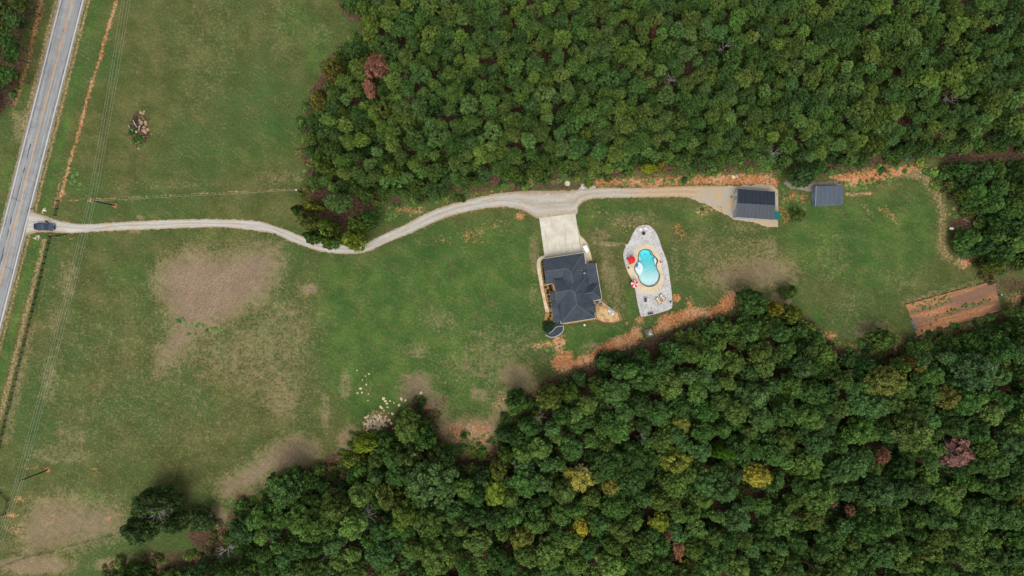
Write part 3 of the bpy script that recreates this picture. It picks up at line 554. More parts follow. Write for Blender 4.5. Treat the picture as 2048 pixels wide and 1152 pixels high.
def basin(mb, shrink, zoff, top):
    n = len(mb.v); fr = [1, 1, .93, .8, .55, .28]
    for k, f in enumerate(fr):
        for i in range(360):
            r = (R_POOL[i] - shrink) * f; xx, yy = CT[i] * r, ST[i] * r
            z = top if k == 0 else depth(xx, yy) * (1 if k > 1 else .92) + zoff
            mb.v.append((xx, yy, float(z)))
    for k in range(len(fr) - 1):
        for i in range(360):
            j = (i + 1) % 360; mb.f.append((n + k * 360 + i, n + k * 360 + j, n + (k + 1) * 360 + j, n + (k + 1) * 360 + i)); mb.m.append(0)
    mb.v.append((0, 0, float(depth(0, 0)) + zoff)); e = n + (len(fr) - 1) * 360
    for i in range(360): mb.f.append((e + i, e + (i + 1) % 360, len(mb.v) - 1)); mb.m.append(0)
mb = MB(); basin(mb, 0, 0, .06); bs = mb.build('basin', PLAS, pool, smooth=True)
mb = MB(); basin(mb, .01, .01, WATER_Z)
n = len(mb.v); mb.v.append((0, 0, WATER_Z))
for i in range(360): mb.f.append(((i + 1) % 360, i, n)); mb.m.append(0)
mb.f = [f[::-1] for f in mb.f]
t = NT('pool_water'); t.t.nodes.remove(t.b)
tr = t.n('ShaderNodeBsdfTransparent'); gl = t.n('ShaderNodeBsdfGlossy'); gl.inputs['Roughness'].default_value = .08
bp = t.n('ShaderNodeBump'); t.put(bp.inputs['Height'], t.noise(t.coord(), 1.6, 3)); bp.inputs['Strength'].default_value = .25; bp.inputs['Distance'].default_value = .05; t.t.links.new(bp.outputs[0], gl.inputs['Normal'])
fr_ = t.n('ShaderNodeFresnel'); fr_.inputs[0].default_value = 1.33; mx_ = t.n('ShaderNodeMixShader'); t.put(mx_.inputs[0], fr_.outputs[0]); t.put(mx_.inputs[1], tr.outputs[0]); t.put(mx_.inputs[2], gl.outputs[0]); t.put(t.out.inputs[0], mx_.outputs[0])
va = t.n('ShaderNodeVolumeAbsorption'); va.inputs['Color'].default_value = (.0, .885, .945, 1); va.inputs['Density'].default_value = .4; t.put(t.out.inputs['Volume'], va.outputs[0])
mb.build('water', t.mat, pool)
ZP = lambda x, y: (W(1220 + x / 5.486, 440 + y / 5.486)[0], W(1220 + x / 5.486, 440 + y / 5.486)[1])
ZL = lambda x, y: (ZP(x, y)[0] - PL0.x, ZP(x, y)[1] - PL0.y)
sh = catmull([(284, 492), (306, 466), (335, 470), (357, 498), (364, 540), (352, 580), (330, 606), (312, 602), (288, 572), (277, 532)], 6)
mb = MB(); mb.prism([ZL(*p) for p in sh][::-1], -1.9, -.24); mb.build('sun_shelf', PLAS, pool)
mb = MB(); mb.prism([ZL(*p) for p in catmull([(489, 412), (508, 432), (516, 455), (502, 492), (492, 470), (486, 440)], 5)][::-1], -2.2, -.34); mb.build('entry_step', PLAS, pool)
mb = MB(); mb.prism([ZL(*p) for p in ((316, 398), (336, 388), (354, 436), (330, 446))][::-1], -2.8, -1.25); mb.build('bench_seat', PLAS, pool)
mb = MB(); mb.lathe([(.16, 0), (.16, .03), (0, .03)], (*ZL(400, 370), depth(*ZL(400, 370)) + .02), 12); mb.build('drain', plain('drain_grey', srgb(70, 90, 100)), pool)
mb = MB(); mb.lathe([(.11, 0), (.11, .02), (0, .02)], (*ZL(322, 532), -.235), 12); mb.build('return_jet', plain('drain_grey', srgb(70, 90, 100)), pool)

# ------------------------------------------------------------------ house
t = NT('slate_shingle'); v = t.coord(); n1 = t.noise(v, .5, 4, .6); n2 = t.noise(v, 3.5, 4, .75); cr = t.n('ShaderNodeTexWave', wave_type='BANDS', bands_direction='Z'); t.put(cr.inputs[0], v); cr.inputs['Scale'].default_value = 3.4; cr.inputs['Distortion'].default_value = 1.2; cr.inputs['Detail'].default_value = 2
c = t.mix(t.ramp(n1, .3, .7), srgb(62, 70, 79), srgb(74, 82, 91)); c = t.gain(c, t.ramp(n2, .25, .75, .78, 1.24)); c = t.gain(c, t.ramp(cr.outputs[0], .0, .5, .84, 1.04)); t.bump(t.math('ADD', cr.outputs[0], n2), .5, .05)
SHING = t.done(c, .85, .3)
RIDGE = plain('ridge_shingle', srgb(104, 116, 126), .85, .25)
CREAM = plain('cream_trim', srgb(224, 216, 194), .6, .3, var=.1)
BRICKW = plain('tan_brick', srgb(168, 146, 120), .9, .2)
GLASS = plain('window_glass', srgb(40, 50, 58), .1, .6)
HO = Vector(W(1140, 580)); house = thing('house', 'large house with dark slate hipped roof and cream gutters beside the concrete pad', 'house', HO)
def hz(x, y, z): p = W(1040 + x / 5.486, 480 + y / 5.486, z); return Vector(p) - HO
V_ = dict(A=(245, 205, 3), B=(703, 138, 3), C=(722, 262, 3), D=(833, 255, 2.5), E=(868, 465, 2.5), F=(770, 487, 3), X=(748, 368, 3), Gs=(285, 487, 3), G0=(275, 345, 5.25), R0=(500, 311, 5.25), R1=(560, 345, 5.9), R2=(582, 480, 5.9), Vv=(470, 425, 4.2), Vg=(452, 462, 3.2),
          N0=(372, 432, 4.3), W0=(400, 573, 6.5), W1=(550, 548, 6.5), M1=(605, 575, 7.0), M2=(620, 710, 7.0), E0=(705, 590, 5.3), E1=(795, 572, 5.3), Fo=(868, 466, 3.05), G=(898, 648, 3), H=(800, 668, 3), H1=(815, 690, 3), H2=(832, 795, 3), H3=(820, 806, 3), J=(828, 858, 3), K=(450, 918, 3), L=(418, 725, 3), L2=(402, 726, 3.6),
          P0=(748, 372, 2.85), P1=(770, 490, 2.85))
v_ = lambda k: hz(*V_[k]) if isinstance(k, str) else hz(*k)
roof_faces = [('A', 'G0', 'R0', 'R1', 'B'), ('G0', 'Gs', 'Vg', 'R0'), ('R0', 'Vg', 'Vv'), ('R0', 'Vv', 'R2', 'R1'), ('B', 'R1', 'R2', 'X', 'C'), ('R2', 'M1', 'X'), ('N0', 'W0', 'W1', 'Vv'), ('Vv', 'W1', 'R2'), ('R2', 'W1', 'M1'),
              ('M1', 'E0', 'F', 'X'), ('M1', 'M2', 'E0'), ('E0', 'M2', 'H'), ('M2', 'H1', 'H'), ('M2', 'H2', 'H1'), ('M2', 'J', 'H3', 'H2'), ('E0', 'E1', 'Fo', 'F'), ('E1', 'G', 'Fo'), ('E0', 'H', 'G', 'E1'), ('M2', 'K', 'J'),
              ('M2', 'L', 'K'), ('M2', 'W1', 'L'), ('M1', 'W1', 'M2'), ('W1', 'W0', 'L2', 'L'), ('C', 'X', 'P1', 'E', 'D'), ('X', 'F', 'P1')]
mb = MB()
for f in roof_faces: mb.face([v_(k) for k in f])
# small hipped bay on the right-hand slope
T0, T1 = hz(700, 765, 5.2), hz(770, 750, 4.2)
mb.face([T0, hz(826, 700, 3.25), T1]); mb.face([T1, hz(826, 700, 3.25), hz(836, 796, 3.2)]); mb.face([T1, hz(836, 796, 3.2), T0])
roof = mb.build('roof', SHING, house)
for a, b in (('G0', 'R0'), ('R0', 'R1'), ('R1', 'R2'), ('B', 'R1'), ('W0', 'W1'), ('W1', 'M1'), ('M1', 'M2'), ('M1', 'X'), ('M2', 'K'), ('M2', 'J'), ('E0', 'E1'), ('E1', 'Fo'), ('E1', 'G')):
    mb = MB(); mb.tube([v_(a) + Vector((0, 0, .02)), v_(b) + Vector((0, 0, .02))], .085, 4); mb.build('ridge_cap', RIDGE, roof)
mb = MB(); mb.tube([T0, T1, hz(836, 796, 3.2)], .06, 4); mb.build('ridge_cap', RIDGE, roof)
for chain in (('A', 'B'), ('B', 'C'), ('D', 'E'), ('E', 'P1', 'P0'), ('Fo', 'G'), ('G', 'H', 'H1', 'H2', 'H3', 'J'), ('J', 'K'), ('K', 'L', 'L2')):
    mb = MB(); mb.tube([v_(k) + Vector((0, 0, -.02)) for k in chain], .095, 4); mb.build('gutter', CREAM, house)
mb = MB(); mb.tube([hz(287, 488, 3), hz(362, 479, 3), hz(378, 555, 2.9)], .09, 4); mb.build('gutter', CREAM, house)
# porch roofs along the front
mb = MB(); a0, a1, b0, b1 = hz(325, 585, 2.7), hz(372, 903, 2.7), hz(392, 572, 3.3), hz(448, 890, 3.3)
pl = lambda u_, w_, dz=0: a0.lerp(a1, w_).lerp(b0.lerp(b1, w_), u_) + Vector((0, 0, dz))
mb.face([pl(0, 0), pl(0, 1), pl(1, 1), pl(1, 0)])
mb.face([pl(-.02, .26, .03), pl(-.02, .5, .75), pl(1.0, .5, .75), pl(1, .26, .05)]); mb.face([pl(-.02, .5, .75), pl(-.02, .74, .03), pl(1, .74, .05), pl(1.0, .5, .75)])
prf = mb.build('porch_roof', SHING, house)
mb = MB(); mb.face([pl(-.02, .26, .0), pl(-.02, .74, .0), pl(-.02, .5, .72)]); mb.build('porch_gable', CREAM, prf)
for w_ in (.02, .26, .5, .74, .98):
    mb = MB(); p = pl(.06, w_); mb.box((p.x, p.y, 1.3), (.25, .25, 2.6), R(8)); mb.build('porch_post', CREAM, house)
# walls under the eaves
def inset(keys, d):
    P = [v_(k) for k in keys]; P = [(p.x, p.y) for p in P]
    A_ = sum(P[i - 1][0] * P[i][1] - P[i][0] * P[i - 1][1] for i in range(len(P))); s_ = 1 if A_ > 0 else -1; out = []
    for i in range(len(P)):
        p0, p1, p2 = (np.array(P[i - 1]), np.array(P[i]), np.array(P[(i + 1) % len(P)])); e1 = (p1 - p0) / np.hypot(*(p1 - p0)); e2 = (p2 - p1) / np.hypot(*(p2 - p1))
        n1, n2 = np.array((-e1[1], e1[0])) * s_, np.array((-e2[1], e2[0])) * s_; m_ = (n1 + n2) / max(.3, 1 + n1 @ n2); out.append(tuple(p1 + m_ * d))
    return out if s_ > 0 else out[::-1]
for keys in (('A', 'B', (748, 368, 3), (770, 470, 3), (420, 520, 3), (368, 478, 3), 'Gs'), ((372, 470, 3), (760, 470, 3), 'Fo', 'G', 'H', 'H1', 'H2', 'J', 'K', 'L', (398, 725, 3))):
    q = inset(keys, .4); mb = MB(); mb.prism(q, 0, 2.72); mb.build('wall', BRICKW, house)
for tri in (('A', 'G0', 'Gs'), ('N0', 'W0', 'L2')):
    mb = MB(); mb.face([v_(k) + Vector((.12, 0, -.05)) for k in tri]); mb.build('gable_wall', BRICKW, house)
mb = MB(); mb.face([v_('N0'), v_('Vv'), v_('Vv') - Vector((0, 0, 1.4)), v_('N0') - Vector((0, 0, 1.6))]); mb.face([v_('L2'), v_('W0'), v_('N0'), v_('N0') - Vector((0, 0, 1.4)), v_('L2') - Vector((0, 0, .8))]); mb.build('wall', BRICKW, house)
def wall_panel(a, b, t0, t1, z0, z1, name, mat, out, frame=True):
    A_, B_ = v_(a), v_(b); d = (B_ - A_); n_ = Vector((d.y, -d.x, 0)).normalized() * out
    p0, p1 = A_.lerp(B_, t0) + n_, A_.lerp(B_, t1) + n_; mid = (p0 + p1) / 2; L_ = (p1 - p0).length; rz = math.atan2(d.y, d.x)
    mb = MB(); mb.box((mid.x, mid.y, (z0 + z1) / 2), (L_, .08, z1 - z0), rz); o = mb.build(name, mat, house)
    if frame:
        mb = MB(); 
        for zz in (z0, z1): mb.box((mid.x, mid.y, zz), (L_ + .16, .12, .1), rz)
        for p in (p0, p1): mb.box((p.x, p.y, (z0 + z1) / 2), (.1, .12, z1 - z0), rz)
        mb.build('frame', CREAM, o)
for t0, t1 in ((.10, .36), (.42, .68), (.74, .88)): wall_panel('A', 'B', t0, t1, .06, 2.3, 'garage_door', plain('white_door', srgb(220, 220, 214), .5), .38)
for a, b, ts in (('J', 'K', ((.12, .24), (.44, .6), (.78, .9))), ('H2', 'J', ((.2, .8),)), ('Fo', 'G', ((.2, .4), (.6, .8)))):
    for t0, t1 in ts: wall_panel(a, b, t0, t1, .9, 2.2, 'window', GLASS, .37)
wall_panel('K', 'L', .35, .6, .1, 2.2, 'door', plain('dark_door', srgb(60, 44, 36), .5), .37)
PIPE = plain('vent_pipe', srgb(190, 192, 192), .5, .4)
for x, y, z, h, r in ((672, 333, 4.7, .45, .1), (633, 337, 5.2, .4, .07), (660, 372, 4.6, .35, .07)):
    p = hz(x, y, z); mb = MB(); mb.tube([p - Vector((0, 0, .5)), p + Vector((0, 0, h))], r, 8); mb.build('vent_pipe', PIPE, roof)
p = hz(706, 362, 4.0); mb = MB(); mb.lathe([(.2, -.5), (.2, .35), (.34, .4), (.3, .55), (.05, .62), (0, .62)], tuple(p), 12); mb.build('flue', plain('flue_grey', srgb(120, 130, 136), .4, .5, .3), roof)

# ------------------------------------------------------------------ garage and shed
def metal(name, c0):
    t = NT(name); v = t.coord(); n1 = t.noise(v, .6, 4, .6); n2 = t.noise(v, 6, 2); c = t.gain(c0, t.math('ADD', t.ramp(n1, .3, .7, .86, 1.1), t.math('MULTIPLY', t.math('SUBTRACT', n2, .5), .12)))
    return t.done(c, .48, .5, 0.0)
MET1 = metal('charcoal_metal', srgb(46, 55, 66)); MET2 = metal('slate_blue_metal', srgb(68, 80, 95)); WALLM = plain('pale_metal_wall', srgb(168, 178, 188), .5, .4, var=.1)
GO = Vector(W(1508, 410)); garage = thing('garage', 'metal garage with dark gable roof and white roll-up door at the end of the drive', 'garage', GO)
def G_(px, py, z): return Vector(W(px, py, z)) - GO
g0, g1, g2, g3, r0, r1 = G_(1476, 377.5, 3.2), G_(1550, 383, 3.2), G_(1547.5, 440, 3.2), G_(1472, 434.5, 3.2), G_(1474.8, 405.5, 4.7), G_(1550.5, 410, 4.7)
def panels(root, e0, e1, q0, q1, n, name, mat, th=.05):
    """n standing-seam sheets between eave e0-e1 and ridge q0-q1"""
    for k in range(n):
        a, b = e0.lerp(e1, (k + .012) / n), e0.lerp(e1, (k + .988) / n); c, d = q0.lerp(q1, (k + .012) / n), q0.lerp(q1, (k + .988) / n); nrm = (b - a).cross(c - a).normalized(); nrm = nrm if nrm.z > 0 else -nrm
        mb = MB(); top = [a, b, d, c]; bot = [p - nrm * th for p in top]; mb.add(top + bot, [(0, 1, 2, 3), (7, 6, 5, 4), (0, 4, 5, 1), (1, 5, 6, 2), (2, 6, 7, 3), (3, 7, 4, 0)])
        mb.tube([a + nrm * .01, c + nrm * .01], .018, 4); mb.build(name, mat, root)
panels(garage, g0, g1, r0, r1, 10, 'roof_panel', MET1); panels(garage, g3, g2, r0, r1, 10, 'roof_panel', MET1)
mb = MB(); mb.tube([r0 + Vector((0, 0, .03)), r1 + Vector((0, 0, .03))], .1, 4); mb.build('ridge_cap', MET1, garage)
und = Vector((0, 0, -.09))
def shrink(p, c, f=.975): return Vector((c.x + (p.x - c.x) * f, c.y + (p.y - c.y) * f, p.z))
cc = (g0 + g1 + g2 + g3) / 4; B4 = [shrink(p, cc) for p in (g0, g1, g2, g3)]; RR = [shrink(p, cc) for p in (r0, r1)]
gw = lambda p: Vector((p.x, p.y, 0))
for nm, pts in (('end_wall', [gw(B4[0]), gw(B4[3]), B4[3] + und, RR[0] + und, B4[0] + und]), ('end_wall', [gw(B4[1]), B4[1] + und, RR[1] + und, B4[2] + und, gw(B4[2])]), ('side_wall', [gw(B4[0]), B4[0] + und, B4[1] + und, gw(B4[1])]), ('side_wall', [gw(B4[3]), gw(B4[2]), B4[2] + und, B4[3] + und])):
    mb = MB(); mb.face(pts); mb.build(nm, WALLM, garage)
d0, d1 = gw(B4[0]).lerp(gw(B4[3]), .36), gw(B4[0]).lerp(gw(B4[3]), .72); dd = (d1 - d0); ny_ = Vector((dd.y, -dd.x, 0)).normalized(); ny_ = ny_ if ny_.x < 0 else -ny_
door = link('roll_up_door', None, garage)
for k in range(5):
    mb = MB(); m_ = (d0 + d1) / 2 + ny_ * .05; mb.box((m_.x, m_.y, .32 + k * .56), (dd.length, .06, .545), math.atan2(dd.y, dd.x)); mb.build('door_panel', plain('white_door', srgb(220, 220, 214), .5), door)
e0, e1 = gw(B4[0]).lerp(gw(B4[3]), .1), gw(B4[0]).lerp(gw(B4[3]), .22); m_ = (e0 + e1) / 2 + ny_ * .04
mb = MB(); mb.box((m_.x, m_.y, 1.05), ((e1 - e0).length, .06, 2.1), math.atan2(dd.y, dd.x)); mb.build('door', plain('white_door', srgb(220, 220, 214), .5), garage)
for a, b in ((g3, g2), (g0, g1)):
    mb = MB(); mb.tube([a + Vector((0, 0, -.06)), b + Vector((0, 0, -.06))], .07, 4); mb.build('gutter', plain('pale_gutter', srgb(196, 204, 210), .5), garage)
TEAL = plain('teal_sheet', srgb(24, 104, 100), .5, .4); LO = Vector(W(1553, 432)); lean = thing('lean_to', 'teal corrugated lean-to roof against the east end of the garage', 'lean-to', LO)
q = [Vector(W(*p, z)) - LO for p, z in (((1546.5, 423), 2.5), ((1560, 423.5), 2.2), ((1560, 439.5), 2.2), ((1546.5, 439), 2.5))]
panels(lean, q[0], q[3], q[1], q[2], 4, 'roof_sheet', TEAL, .03)
for p in (q[1], q[2]): mb = MB(); mb.tube([(p.x - .1, p.y, 0), (p.x - .1, p.y, 2.15)], .05, 6); mb.build('post', plain('grey_timber', srgb(130, 122, 110), .9), lean)
SO = Vector(W(1655, 392)); shed = thing('storage_shed', 'blue-grey metal storage shed with single-slope roof standing alone on the lawn', 'shed', SO)
S_ = lambda px, py, z: Vector(W(px, py, z)) - SO
s0, s1, s2, s3 = S_(1632, 372.5, 3.3), S_(1686, 371, 3.3), S_(1686.8, 408.5, 2.7), S_(1631, 411, 2.7)
panels(shed, s3, s2, s0, s1, 6, 'roof_panel', MET2)
cc = (s0 + s1 + s2 + s3) / 4; q = [shrink(p, cc, .985) + Vector((0, 0, -.08)) for p in (s0, s1, s2, s3)]
SHW = plain('blue_grey_wall', srgb(128, 148, 166), .5, .4, var=.1)
for nm, i, j in (('end_wall', 3, 0), ('end_wall', 1, 2), ('side_wall', 0, 1), ('side_wall', 2, 3)):
    mb = MB(); mb.face([gw(q[i]), gw(q[j]), q[j], q[i]]); mb.build(nm, SHW, shed)
a, b = gw(q[3]).lerp(gw(q[0]), .3), gw(q[3]).lerp(gw(q[0]), .7); m_ = (a + b) / 2; mb = MB(); mb.box((m_.x - .05, m_.y, 1.15), ((b - a).length, .06, 2.3), math.atan2((b - a).y, (b - a).x)); mb.build('door', plain('shed_door', srgb(150, 168, 184), .5), shed)
mb = MB(); mb.tube([s3 + Vector((0, 0, .02)), s0 + Vector((0, 0, .02))], .05, 4); mb.build('trim', plain('pale_gutter', srgb(196, 204, 210), .5), shed)

# ------------------------------------------------------------------ trees
def leaf_mat(name, use_attr):
    t = NT(name); t.b.inputs['Specular IOR Level'].default_value = .15
    base = t.attr('leaf_colour') if use_attr else t.n('ShaderNodeObjectInfo').outputs['Color']
    rn = t.attr('leaf', 'Fac'); v = t.coord('Object')
    hs = t.n('ShaderNodeHueSaturation'); t.put(hs.inputs['Color'], base); t.put(hs.inputs['Hue'], t.ramp(rn, 0, 1, 0.496, .506)); t.put(hs.inputs['Value'], t.ramp(rn, 0, 1, 0.78, 2.4)); hs.inputs['Saturation'].default_value = .98
    c = hs.outputs[0]; t.put(t.b.inputs['Base Color'], c); t.put(t.b.inputs['Roughness'], .7)
    tl = t.n('ShaderNodeBsdfTranslucent'); t.put(tl.inputs[0], c); m = t.n('ShaderNodeMixShader'); m.inputs[0].default_value = .3
    t.put(m.inputs[1], t.b.outputs[0]); t.put(m.inputs[2], tl.outputs[0]); t.put(t.out.inputs[0], m.outputs[0]); return t.mat
LEAF = leaf_mat('leaves', False); LEAF_ST = leaf_mat('wood_leaves', True)
BARK = plain('bark', srgb(92, 80, 70), .95, .1); DEADB = plain('bleached_bark', srgb(172, 164, 158), .95, .1)

def crown_arrays(seed, kind, n_leaf):
    """unit crown (radius 1, base at z=-.7): leaf diamonds over many clumps; returns verts, quads, leaf value"""
    g = np.random.default_rng(seed); C = []; 
    if kind == 'pine': nc, rc, hgt, wob = 58, (.13, .23), 1.2, .45
    elif kind == 'broad': nc, rc, hgt, wob = 74, (.12, .24), .95, .5
    elif kind == 'wispy': nc, rc, hgt, wob = 26, (.16, .28), 1.0, .38
    else: nc, rc, hgt, wob = 16, (.3, .45), .8, .15
    lob = g.uniform(.62, 1.22, 9); tries = 0
    while len(C) < nc and tries < 4000:
        tries += 1; a = g.uniform(0, 2 * PI); u = g.uniform(0, 1) ** .5; k = a / (2 * PI) * 9; i0 = int(k) % 9; lr = lob[i0] * (1 - (k % 1)) + lob[(i0 + 1) % 9] * (k % 1)
        r = u * lr * .86; z = hgt * (1 - u ** (1.25 if kind == 'pine' else 2.1)) * g.uniform(.75, 1.05) - g.uniform(0, .5) * u + g.normal(0, wob * .3)
        p = np.array((r * math.cos(a), r * math.sin(a), z)); q = g.uniform(*rc) * (1.12 - .25 * u)
        if all(np.linalg.norm((p - c_[0]) * (1, 1, .6)) > .62 * (q + c_[1]) * (.82 if kind in ('bush', 'wispy') else .92) for c_ in C): C.append((p, q, g.uniform(0, 1)))
    wts = np.array([c_[1] ** 2 for c_ in C]); cnt = np.maximum(6, (n_leaf * wts / wts.sum()).astype(int)); P = []; N = []; LV = []; 
    for (p, q, cv), m in zip(C, cnt):
        d = g.normal(size=(m, 3)); d[:, 2] = d[:, 2] + .55; d /= np.linalg.norm(d, axis=1)[:, None]
        rr = q * (1 - .45 * g.random(m) ** 2.2) * (1 + .18 * np.sin(d[:, 0] * 9 + cv * 9) * np.sin(d[:, 1] * 9 + cv * 5))
        P.append(p + d * rr[:, None] * (1, 1, .85)); nn = d + g.normal(0, .7, (m, 3)); N.append(nn / np.linalg.norm(nn, axis=1)[:, None]); LV.append(np.clip(.12 + .5 * cv + g.normal(.2, .2, m), 0, 1))
    P = np.concatenate(P); N = np.concatenate(N); LV = np.concatenate(LV); m = len(P)
    size = (.07 if kind == 'pine' else .078) * math.sqrt(2600 / max(n_leaf, 1)) ** .8
    s_ = size * g.uniform(.6, 1.35, m); t_ = np.cross(N, g.normal(size=(m, 3))); t_ /= np.linalg.norm(t_, axis=1)[:, None]; b_ = np.cross(N, t_); as_ = g.uniform(.45, .8, m) if kind != 'pine' else g.uniform(.3, .6, m)
    V = np.stack([P - t_ * s_[:, None] * 1.25, P - b_ * (s_ * as_)[:, None], P + t_ * s_[:, None] * 1.25 - N * (s_ * .35)[:, None], P + b_ * (s_ * as_)[:, None]], 1).reshape(-1, 3)
    return V, np.arange(4 * m).reshape(m, 4), np.repeat(LV, 4)
def quads_mesh(name, V, Q, mat, pt=None, colour=None):
    me = bpy.data.meshes.new(name); me.vertices.add(len(V)); me.vertices.foreach_set('co', np.asarray(V, np.float32).ravel())
    me.loops.add(Q.size); me.loops.foreach_set('vertex_index', Q.ravel().astype(np.int32)); me.polygons.add(len(Q)); me.polygons.foreach_set('loop_start', np.arange(0, Q.size, 4, dtype=np.int32)); me.update(calc_edges=True)
    if pt is not None: me.attributes.new('leaf', 'FLOAT', 'POINT').data.foreach_set('value', np.asarray(pt, np.float32))
    if colour is not None: me.attributes.new('leaf_colour', 'FLOAT_COLOR', 'POINT').data.foreach_set('color', np.asarray(colour, np.float32).ravel())
    me.materials.append(mat); return me
def branches(mb, rng, base, d, L, r, depth_, n=5, spread=.7, up=.15):
    pts = [Vector(base)]; rad = [r]; dd = Vector(d).normalized(); k = 4
    for i in range(k):
        dd = (dd + Vector((rng.uniform(-1, 1), rng.uniform(-1, 1), rng.uniform(-.6, 1) * up * 3)) * .16).normalized(); pts.append(pts[-1] + dd * L / k); rad.append(r * (1 - .72 * (i + 1) / k))
    mb.tube(pts, rad, 5 if depth_ > 0 else 4, cap=False)
    if depth_ > 0:
        for j in range(n):
            i = rng.randint(1, k); a = rng.uniform(0, 2 * PI); e = (dd + Vector((math.cos(a), math.sin(a), rng.uniform(-.2, .5))) * spread * 1.5).normalized()
            branches(mb, rng, pts[i], e, L * rng.uniform(.4, .68), rad[i] * .62, depth_ - 1, max(2, n - 1), spread, up)
def trunk_proto(seed):      # unit height, girth scaled by the tree
    rng = random.Random(seed); mb = MB(); pts = [(0, 0, -.02)]
    for i in range(1, 7): pts.append((rng.uniform(-.012, .012) * i, rng.uniform(-.012, .012) * i, i / 6))
    mb.tube(pts, [.017, .0125, .0112, .0102, .009, .0075, .004], 7, cap=False)
    for k in range(7):
        z = rng.uniform(.55, .92); a = k * 2.4 + rng.uniform(-.4, .4); mb.tube([(0, 0, z), (math.cos(a) * .06, math.sin(a) * .06, z + .03), (math.cos(a) * .13, math.sin(a) * .13, z + .075)], [.0055, .004, .002], 4, cap=False)
    return mb.mesh('trunk', BARK, True)
PINE_C = [quads_mesh('pine_crown', *crown_arrays(100 + i, 'pine', 3000)[:2], LEAF, crown_arrays(100 + i, 'pine', 3000)[2]) for i in range(8)]
BROAD_C = [quads_mesh('broadleaf_crown', *crown_arrays(200 + i, 'broad', 4400)[:2], LEAF, crown_arrays(200 + i, 'broad', 4400)[2]) for i in range(9)]
WISP_C = [quads_mesh('thin_crown', *crown_arrays(300 + i, 'wispy', 1100)[:2], LEAF, crown_arrays(300 + i, 'wispy', 1100)[2]) for i in range(4)]
BUSH_C = [quads_mesh('bush', *crown_arrays(400 + i, 'bush', 700)[:2], LEAF, crown_arrays(400 + i, 'bush', 700)[2]) for i in range(3)]
TRUNKS = [trunk_proto(i) for i in range(4)]
def dead_mesh(seed, bushy=1.0):
    rng = random.Random(seed); mb = MB(); branches(mb, rng, (0, 0, 0), (0, 0, 1), 1.0, .02, 0)
    for k in range(9):
        a = k * 2.4 + rng.uniform(-.3, .3); z = rng.uniform(.5, .95); branches(mb, rng, (0, 0, z), (math.cos(a), math.sin(a), .55 * bushy), rng.uniform(.22, .36), .0095, 2, 4, .75, .1)
    return mb.mesh('dead_branches', DEADB, True)
DEAD = [dead_mesh(i) for i in range(4)]

rngT = random.Random(11)
C_PINE = [srgb(74, 97, 43), srgb(66, 91, 41), srgb(82, 99, 44), srgb(69, 94, 48), srgb(89, 108, 45), srgb(86, 109, 55)]
C_BROAD = [srgb(73, 100, 45), srgb(67, 94, 44), srgb(82, 102, 45), srgb(70, 97, 51), srgb(64, 91, 42), srgb(88, 112, 52)]
NAMES_C = {0: 'mid-green', 1: 'deep green', 2: 'olive-green', 3: 'bluish-green', 4: 'dark green', 5: 'pale green'}
PN = {0: 'mid-green', 1: 'deep green', 2: 'olive-green', 3: 'bluish-green', 4: 'yellowish-green', 5: 'pale green'}
def tree(kind, px, py, r_px, zc, colour, label, group=None, crown=None, name=None, squash=(1, 1), cat='tree', rz=None, low=False):
    """tree whose crown centre is at height zc; its foot stands on the ground straight below"""
    x, y, _ = W(px, py, zc); rad = r_px / S * (CAM_H - zc) / CAM_H
    root = thing(name or {'pine': 'pine_tree', 'broad': 'broadleaf_tree', 'wispy': 'broadleaf_tree'}[kind], label, cat, (x, y, 0), 0, group)
    protos = {'pine': PINE_C, 'broad': BROAD_C, 'wispy': WISP_C}[kind]
    cm = crown if crown is not None else rngT.choice(protos)
    c = link('crown', cm, root, (0, 0, zc), rngT.uniform(0, 2 * PI) if rz is None else rz); hs = max(rad * rngT.uniform(.85, 1.1), zc * .8 if low else 0); c.scale = (rad * squash[0], rad * squash[1], hs); c.color = (*colour, 1)
    tk = link('trunk', rngT.choice(TRUNKS), root, (0, 0, 0), rngT.uniform(0, 6)); hh = zc + hs * (.1 if low else .45); gth = max(.6, rad / 2.8) * 13; tk.scale = (gth, gth, hh)
    return root
def jit(c, a=.12):
    k = 1 + rngT.uniform(-a, a) * 2.0; return tuple(max(.004, q * k * (1 + rngT.uniform(-a, a) * .5)) for q in c)
def dead_tree(px, py, r_px, zt, label, col=None, seed=0, twigs=None):
    x, y, _ = W(px, py, zt * .8); root = thing('dead_tree', label, 'tree', (x, y, 0)); rad = r_px / S
    o = link('branches', DEAD[seed % 4], root, (0, 0, 0), seed * 1.3); o.scale = (rad * 2.7, rad * 2.7, zt)
    if twigs:
        c = link('dead_foliage', WISP_C[seed % 4], root, (0, 0, zt * .82), seed); c.scale = (rad, rad, rad * .8); c.color = (*twigs, 1)
    return root

taken = []
def fixed(px, py, r): taken.append((px, py, r))
